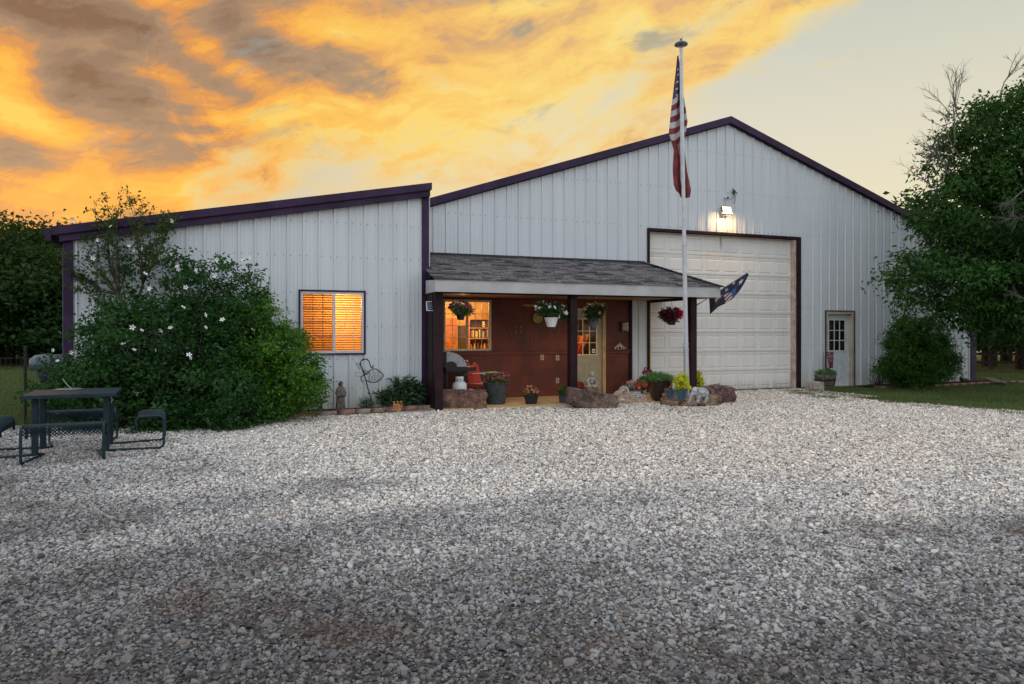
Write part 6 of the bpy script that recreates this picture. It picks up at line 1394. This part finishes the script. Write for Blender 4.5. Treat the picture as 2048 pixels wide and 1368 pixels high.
# wire bird sculpture
p = G(747, 823); p.y += .1; ws = thing('wire_bird_sculpture', 'twisted black wire bird sculpture on a leaning stem against the annex wall', 'garden sculpture', p); s_ = .01045
def wx(x, y, d_=0): return ((x - 747) * s_, d_, (823 - y) * s_)
def spl(pts, n=8):
    P_ = [Vector(a) for a in pts]; out = []
    for i in range(len(P_) - 1):
        a, b, c_, d_ = P_[max(i - 1, 0)], P_[i], P_[i + 1], P_[min(i + 2, len(P_) - 1)]
        for j in range(n): t = j / n; out.append(.5 * ((2 * b) + (c_ - a) * t + (2 * a - 5 * b + 4 * c_ - d_) * t * t + (3 * b - a - 3 * c_ + d_) * t ** 3))
    return out + [P_[-1]]
mb = MB(); mb.tube(spl([wx(747, 823), wx(743, 797), wx(737, 775), wx(729, 745), wx(723, 731), wx(725, 725), wx(731, 721.5), wx(739, 725), wx(743, 736), wx(747, 739), wx(747.5, 733)]), .011, 7); mb.build('stem', M_BLACK, ws, smooth=True)
mb = MB(); mb.tube(spl([wx(729, 766), wx(725, 762), wx(725, 756), wx(733, 751), wx(742, 744), wx(752, 741), wx(761, 746), wx(767.5, 754), wx(762, 762), wx(752, 767), wx(741, 766), wx(735, 763)]), .010, 7); mb.build('wing_outline', M_BLACK, ws, smooth=True)
mb = MB(); rg = random.Random(2)
for i in range(9): x = 738 + i * 3; mb.tube(spl([wx(x, 746 - (2 if 2 < i < 7 else 0), -.01), wx(x + 3 + rg.uniform(-2, 2), 752, .03), wx(x - 1 + rg.uniform(-2, 2), 758, -.03), wx(x + 2, 765, 0)], 5), .0035, 5)
for i in range(7): mb.tube(spl([wx(733, 750), wx(729 + rg.uniform(-6, 10), 745 + rg.uniform(-4, 8), .03), wx(735 + rg.uniform(-8, 8), 748 + rg.uniform(-6, 5), -.03), wx(738, 747)], 5), .003, 5)
mb.tube(spl([wx(728, 748), wx(722, 735), wx(717, 729), wx(715, 731), wx(722, 742)], 5), .006, 6); mb.tube(spl([wx(732, 752), wx(720, 755), wx(713, 751), wx(716, 747), wx(730, 751)], 5), .003, 5)
mb.build('wire_coils', M_BLACK, ws)
mb = MB()
for x, y in ((723.5, 731), (728.5, 722.5), (740, 788)): mb.blob(wx(x, y), .022, 2, .1)
mb.build('beads', M_BLACK, ws)
rng = np.random.default_rng(31)
p = G(732, 822); p.y += .15; t = thing('wispy_plant', 'sparse small leaved plant at the foot of the wire bird sculpture', 'plant', p)
o, cp, rad = crown('foliage', [(0, 0, .16, .18, .12, .13), (.1, 0, .12, .15, .1, .1)], 60, 9, .05, .030, LM_HIB, t, rng, .4); branches('stems', (0, 0, 0), cp[:34], M_TWIG, t, .004, .0015, rng=rng, seg=4)
# bay like shrub with long leaves
p = G(812, 822); p.y += .42; t = thing('long_leaf_shrub', 'low spreading shrub with long dark leaves between the annex wall and the wide boulder', 'shrub', p)
ell = [(0, 0, .38, .42, .28, .26), (-.3, 0, .24, .28, .22, .2), (.35, -.05, .28, .26, .22, .24), (0, -.1, .15, .5, .28, .14), (.15, 0, .55, .25, .2, .16)]
cp, dv = clusters(ell, 150, .35, rng, .05); pts = []; outd = []
for c_, d_ in zip(cp, dv):
    for i in range(11): pts.append(c_ + rng.normal(size=3) * .025 + (c_ - np.array([0, 0, .0])) * (-.015 * i)); outd.append(d_ + [0, 0, .5])
v, f = leaf_arrays(np.array(pts), .125, .27, .35, np.array(outd) * 1.2, rng=rng); raw_mesh('foliage', v, f, LM_BAY, t, np.repeat(np.clip(rng.random(len(pts)), 0, 1), 2)); branches('stems', (0, 0, 0), cp[:70], M_GTWIG, t, .008, .003, rng=rng, seg=4)
p = G(793, 821); p.y -= .10; t = thing('terracotta_figurines', 'orange terracotta pot shaped as a ring of little embracing figures before the long leaf shrub', 'figurine', p)
mb = MB(); mb.lathe([(.075, 0), (.085, .01), (.08, .05), (.095, .09), (.10, .13), (.085, .14), (.08, .10), (0, .09)], (0, 0, 0), 24)
for i in range(5):
    a = R(-150 + i * 72 * .82 - 0); x, y = .085 * math.cos(a), .07 * math.sin(a); mb.blob((x, y, .12), (.026, .022, .05), 2, .03); mb.blob((x, y, .185), .020, 2, 0); a2 = a + .5
    mb.tube([(x, y, .14), (.095 * math.cos(a2), .08 * math.sin(a2), .145), (.085 * math.cos(a + .95), .07 * math.sin(a + .95), .14)], .010, 6)
fuse(mb.build('figures', M_TERRA, t), .006, 1)
# brick edging
rg = random.Random(12); pts = [Vector((a, b, 0)) for _, a, b in edge_l]; d_ = 0; seglen = [0]
for a, b in zip(pts[:-1], pts[1:]): seglen.append(seglen[-1] + (b - a).length)
while d_ < seglen[-1] - .2:
    L = rg.uniform(.30, .42); m_ = d_ + L / 2; x = float(np.interp(m_, seglen, [p.x for p in pts])); y = float(np.interp(m_, seglen, [p.y for p in pts])); x2 = float(np.interp(m_ + .1, seglen, [p.x for p in pts])); y2 = float(np.interp(m_ + .1, seglen, [p.y for p in pts]))
    mb = MB(); rockv(mb, (0, 0, 0), (L - .02, .12, .085), seed=int(d_ * 10), amp=.07, round_=.10, cuts=5); d_ += L
    tag(mb.build('edging_stone', rg.choice([M_SAND, M_SAND2, mat('edging_pinkgrey', (.30, .22, .18), .9, var=.25, vscale=6, bump=.01)]), loc=(x, y, .045 + rg.uniform(-.01, .01)), rot=(0, rg.uniform(-.03, .03), math.atan2(y2 - y, x2 - x) + rg.uniform(-.06, .06)), smooth=True), 'low flat pinkish stone edging the bed along the annex wall', 'edging stone', 'stones edging the left bed')

# ------------------------------------------------------------------ right side by the entry door
p = G(1651, 775); p.y += .15; M_OAK = mat('weathered_oak', (.17, .13, .10), .85, var=.35, vscale=9, bump=.006, bscale=50)
br = thing('half_barrel_planter', 'grey half whisky barrel full of low green leaves left of the entry door', 'planter', p)
mb = MB(); ns_ = 26
for i in range(ns_):
    a0, a1 = 2 * math.pi * (i + .03) / ns_, 2 * math.pi * (i + .97) / ns_; V_ = []
    for z, r_ in ((0, .33), (.12, .365), (.25, .385), (.38, .39)):
        for a in (a0, a1): V_ += [(r_ * math.cos(a), r_ * math.sin(a), z), ((r_ - .025) * math.cos(a), (r_ - .025) * math.sin(a), z)]
    F_ = []
    for q_ in range(3): o_ = q_ * 4; F_ += [(o_, o_ + 2, o_ + 6, o_ + 4), (o_ + 1, o_ + 5, o_ + 7, o_ + 3)]
    F_.append((12, 14, 15, 13)); mb.add(V_, F_)
mb.lathe([(.35, .30), (.001, .31)], (0, 0, 0), 24); mb.build('staves', M_OAK, br)
mb = MB(); mb.lathe([(.340, .04), (.356, .09), (.352, .09)], (0, 0, 0), 40); mb.lathe([(.382, .20), (.391, .25), (.386, .25)], (0, 0, 0), 40); mb.build('hoops', mat('rusty_hoop', (.035, .022, .018), .7, .3, var=.3), br, smooth=True)
crown('foliage', [(0, 0, .42, .42, .38, .09), (.05, 0, .44, .36, .3, .1)], 170, 20, .045, .045, LM_SUC, br, rng, .4, .3)
p = P(1647, 745, 15.45); p.z = .35; gf = thing('garden_flag', 'small maroon patterned garden banner on a thin stake in the half barrel planter', 'garden flag', p, 0)
hz_ = P(1647, 704, 15.45).z - .35; mb = MB(); mb.tube([(0, 0, -.15), (0, 0, hz_), (.36, -.02, hz_ + .005)], .006, 6); mb.build('stake', M_GTWIG, gf)
def rows3(t_, c_): xl2 = .075 + .13 * t_; xr2 = .355 - .01 * t_; return Vector((xl2 + (xr2 - xl2) * c_, -.02 + .03 * math.sin(c_ * 7) * t_, hz_ - .46 * t_))
def colf3(t_, c_):
    h = mnoise.noise(Vector((c_ * 9, t_ * 15, 1.0)))
    if .36 < t_ < .56 and .12 < c_ < .88: return 1 if (int(t_ * 30) % 3 == 1 and mnoise.noise(Vector((c_ * 30, int(t_ * 30), 0))) > -.05) else 2
    if t_ < .36: return 1 if h > .22 else (3 if h > -.1 else 0)
    return 3 if h > .2 else 0
cloth('banner', rows3, colf3, [mat('banner_maroon', (.10, .012, .035), .8), mat('banner_white', (.48, .40, .42), .8), mat('banner_grey', (.06, .055, .065), .8), mat('banner_pink', (.28, .06, .10), .8)], gf, 46, 26, 0, None)
p = G(1760, 773); p.y += .1; t = thing('dry_bramble', 'brown dead brambly plant against the wall left of the antlers', 'plant', p); mb = MB(); rg = random.Random(8)
for i in range(46): a = rg.uniform(-1, 1); b = rg.uniform(-.4, .4); h = rg.uniform(.2, .5); mb.tube([(a * .12, b * .2, 0), (a * .2 + rg.uniform(-.05, .05), b * .3, h * .5), (a * .34 + rg.uniform(-.1, .1), b * .4, h)], [.007, .004, .002], 4, caps=False)
mb.build('stems', mat('dry_stem', (.075, .05, .042), .9, var=.3), t)
p = G(1783, 770); p.z = .03; t = thing('antlered_skull', 'bleached deer skull with branching antlers resting before the yew', 'skull', p); M_BONE = mat('bone', (.50, .44, .38), .7, var=.2, vscale=14)
mb = MB(); mb.blob((.10, 0, .07), (.13, .07, .055), 3, .08); mb.tube([(.15, 0, .06), (.27, -.02, .045), (.33, -.03, .03)], [.05, .032, .02], 10); mb.tube([(.05, -.05, .08), (.05, -.075, .08)], .02, 8); fuse(mb.build('skull', M_BONE, t), .008, 1)
mb = MB(); mb.tube(spl([(.02, 0, .11), (-.12, .02, .18), (-.22, .03, .28), (-.24, .03, .42)]), [.02] * 12 + [.016] * 8 + [.008] * 5, 7); mb.tube([(-.20, .03, .27), (-.05, .0, .36), (.06, -.02, .44)], [.014, .011, .005], 7); mb.tube([(-.12, .02, .18), (-.16, -.02, .10)], [.012, .004], 6); mb.build('antler', M_BONE, t, smooth=True)
mb = MB(); mb.tube(spl([(.12, .03, .11), (.20, .08, .20), (.28, .1, .30), (.27, .08, .42)]), [.018] * 12 + [.014] * 8 + [.007] * 5, 7); mb.tube([(.2, .08, .2), (.14, .02, .34)], [.012, .004], 6); mb.tube([(.26, .1, .28), (.36, .1, .33)], [.011, .004], 6); mb.build('antler', M_BONE, t, smooth=True)
p = P(1928, 762, 15.5); p.z = .04; t = thing('toad_ornament', 'dark cast toad ornament on the mulch before the barn corner', 'ornament', p); mb = MB()
mb.blob((0, 0, .07), (.16, .10, .06), 3, .1); mb.blob((-.12, 0, .12), (.06, .06, .045), 2, .05); mb.tube([(.05, -.08, .06), (.16, -.12, .03), (.06, -.13, .02)], [.04, .03, .02], 8); mb.tube([(-.1, -.06, .06), (-.12, -.09, .01)], [.03, .025], 8); mb.tube([(-.14, .0, .15), (-.15, 0, .19)], .018, 7); fuse(mb.build('body', mat('dark_cast', (.045, .05, .045), .7, var=.3), t), .012)
for i, (a, b, c_, d_, lb) in enumerate(((1957, 752, 1998, 768, 'long grey board lying from the barn corner into the lawn, the left one of two'), (1966, 754, 2012, 770, 'long grey board lying from the barn corner into the lawn, the right one of two'))):
    A_ = G(a, b, .02); B_ = G(c_, d_, .02); mb = MB(); L = (B_ - A_).length; L = min(L, 2.6); dr = (B_ - A_).normalized(); mb.cbox((0, 0, 0), (L, .12, .04))
    mid = B_ - dr * L / 2; tag(mb.build('board', M_OAK, loc=(mid.x, mid.y, .05 + i * .012), rot=(0, 0, math.atan2(dr.y, dr.x)), bevel=.003), lb, 'board')
for i in range(16):
    u_ = 17.0 + i * .40; v_ = 15.0 - .12 * math.sin(i * .35); mb = MB(); rockv(mb, (0, 0, 0), (.36, .14, .08), seed=70 + i, amp=.1, round_=.15, cuts=4)
    tag(mb.build('edging_stone', M_SAND, loc=(u_, v_, .02), rot=(0, 0, rg.uniform(-.12, .12)), smooth=True), 'low stone edging the mulch bed along the right end of the barn', 'edging stone', 'stones edging the right bed')
# rail fence in the grove
c = C(2000, 739, 30); t = thing('rail_fence', 'dark rail fence with posts behind the right end of the barn', 'fence', (c.x, c.y, 0), -TH)
for x in np.arange(-3.5, 6, 1.55):
    mb = MB(); mb.box(x - .07, x + .07, -.06, .06, -.05, 1.35 + .08 * math.sin(x * 5)); mb.build('fence_post', mat('dark_wood', (.035, .026, .020), .9, var=.3), t)
for z in (.32, .68, 1.04, 1.3):
    mb = MB(); mb.box(-3.6, 6, -.085, -.061, z - .05, z + .05); mb.build('rail', MATS['dark_wood'], t)
mb = MB()
for i in range(14): mb.tube([(-3.4, .02, .05 + i * .12), (-1.0, .02, .05 + i * .12)], .006, 4)
for i in range(18): mb.tube([(-3.4 + i * .14, .025, .0), (-3.4 + i * .14, .025, 1.7)], .006, 4)
mb.build('wire_panel', M_WIRE, t)

# ------------------------------------------------------------------ inside the lit porch window
M_OW = mat('bookcase_wood', (.50, .20, .05), .5, var=.15); VS = 17.9; bl, br_ = P(938, 700, VS).x, P(980, 700, VS).x; zs = [P(960, y, VS).z for y in (700, 676, 655, 637)]
t = thing('bookcase', 'orange wooden bookcase seen through the right half of the lit porch window', 'bookcase', ((bl + br_) / 2, VS, 0)); w2 = (br_ - bl) / 2
for s_ in (-1, 1): mb = MB(); mb.box(s_ * w2 - .02, s_ * w2 + .02, -.02, .26, .05, zs[3] + .02); mb.build('side_panel', M_OW, t)
mb = MB(); mb.box(-w2, w2, .261, .28, .05, zs[3]); mb.build('back_panel', mat('bookcase_back', (.09, .03, .01), .7), t)
for z in [.4] + zs: mb = MB(); mb.box(-w2 + .021, w2 - .021, -.015, .26, z - .03, z); mb.build('shelf', M_OW, t)
rg = random.Random(17); cols = [(.02, .02, .02), (.35, .10, .03), (.55, .50, .40), (.04, .06, .12), (.10, .02, .02), (.45, .38, .25), (.03, .05, .03), (.62, .58, .50)]
x = bl + .03; i = 0
while x < br_ - .06:
    w_ = rg.uniform(.022, .042); h = rg.uniform(.17, .235); yel = .30 < (x - bl) / (br_ - bl) < .42
    mb = MB(); mb.box(-w_ / 2, w_ / 2, .02, .17, 0, h); cc = cols[i % 8]
    tag(mb.build('book', mat('yellow_book', (.75, .62, .05), .5) if yel else mat('book_%d' % (i % 8), cc, .6), loc=(x + w_ / 2, VS, zs[1] + .001), bevel=.002),
        'bright yellow book on the middle shelf behind the porch window' if yel else 'upright book on the middle shelf of the bookcase behind the porch window', 'book', 'books on the bookcase shelf'); x += w_ + .003; i += 1
for j in range(6):
    c_ = Vector((bl + .09 + j * .095, VS + .08, zs[0] + .001)); mb = MB(); mb.lathe([(.028, 0), (.035, .02), (.03, .09 + .02 * (j % 3)), (.016, .12 + .02 * (j % 3)), (.02, .15 + .02 * (j % 3)), (0, .15 + .02 * (j % 3))], (0, 0, 0), 14)
    tag(mb.build('jar', mat('amber_jar_%d' % (j % 3), [(.4, .12, .03), (.55, .35, .15), (.15, .06, .03)][j % 3], .3), loc=c_, smooth=True), 'little jar on the lowest visible shelf behind the porch window', 'jar', 'jars on the low shelf')
c_ = Vector((P(969, 650, VS).x, VS + .06, zs[2] + .001)); t = thing('owl_figurine', 'small pale owl figurine on the upper shelf behind the porch window', 'figurine', c_); mb = MB(); mb.blob((0, 0, .06), (.05, .04, .065), 2, .02); mb.blob((0, 0, .13), .04, 2, 0); mb.tube([(-.025, 0, .15), (-.03, 0, .18)], [.012, .002], 5); mb.tube([(.025, 0, .15), (.03, 0, .18)], [.012, .002], 5); fuse(mb.build('body', mat('owl_cream', (.7, .55, .3), .6), t), .008)
# orange throw hung inside the porch door
dx0, dx1 = P(1150, 690, 16.6).x, P(1176, 690, 16.6).x; t = thing('orange_throw', 'bright orange and red cloth hanging inside the porch door glass', 'cloth', (dx0, 16.6, 1.0))
def rows4(t_, c_): wx_ = dx1 - dx0; x0_ = -.08 + .0 * t_; x1_ = wx_ * (1.05 - .75 * t_ ** 1.2); z0_ = P(1160, 672, 16.6).z - 1.0; return Vector((x0_ + (x1_ - x0_) * c_, .04 * math.sin(c_ * 16 + t_ * 2), z0_ + .10 * c_ - (z0_ + .1) * t_ - .05 * abs(math.sin(c_ * 8)) * (1 - t_)))
o = cloth('fabric', rows4, lambda a, b: 0 if a < .45 - .2 * b else 1, [mat('throw_orange', (.85, .32, .03), .7, var=.2, vscale=20), mat('throw_red', (.75, .09, .03), .7, var=.2, vscale=20)], t, 24, 30, 0, None)
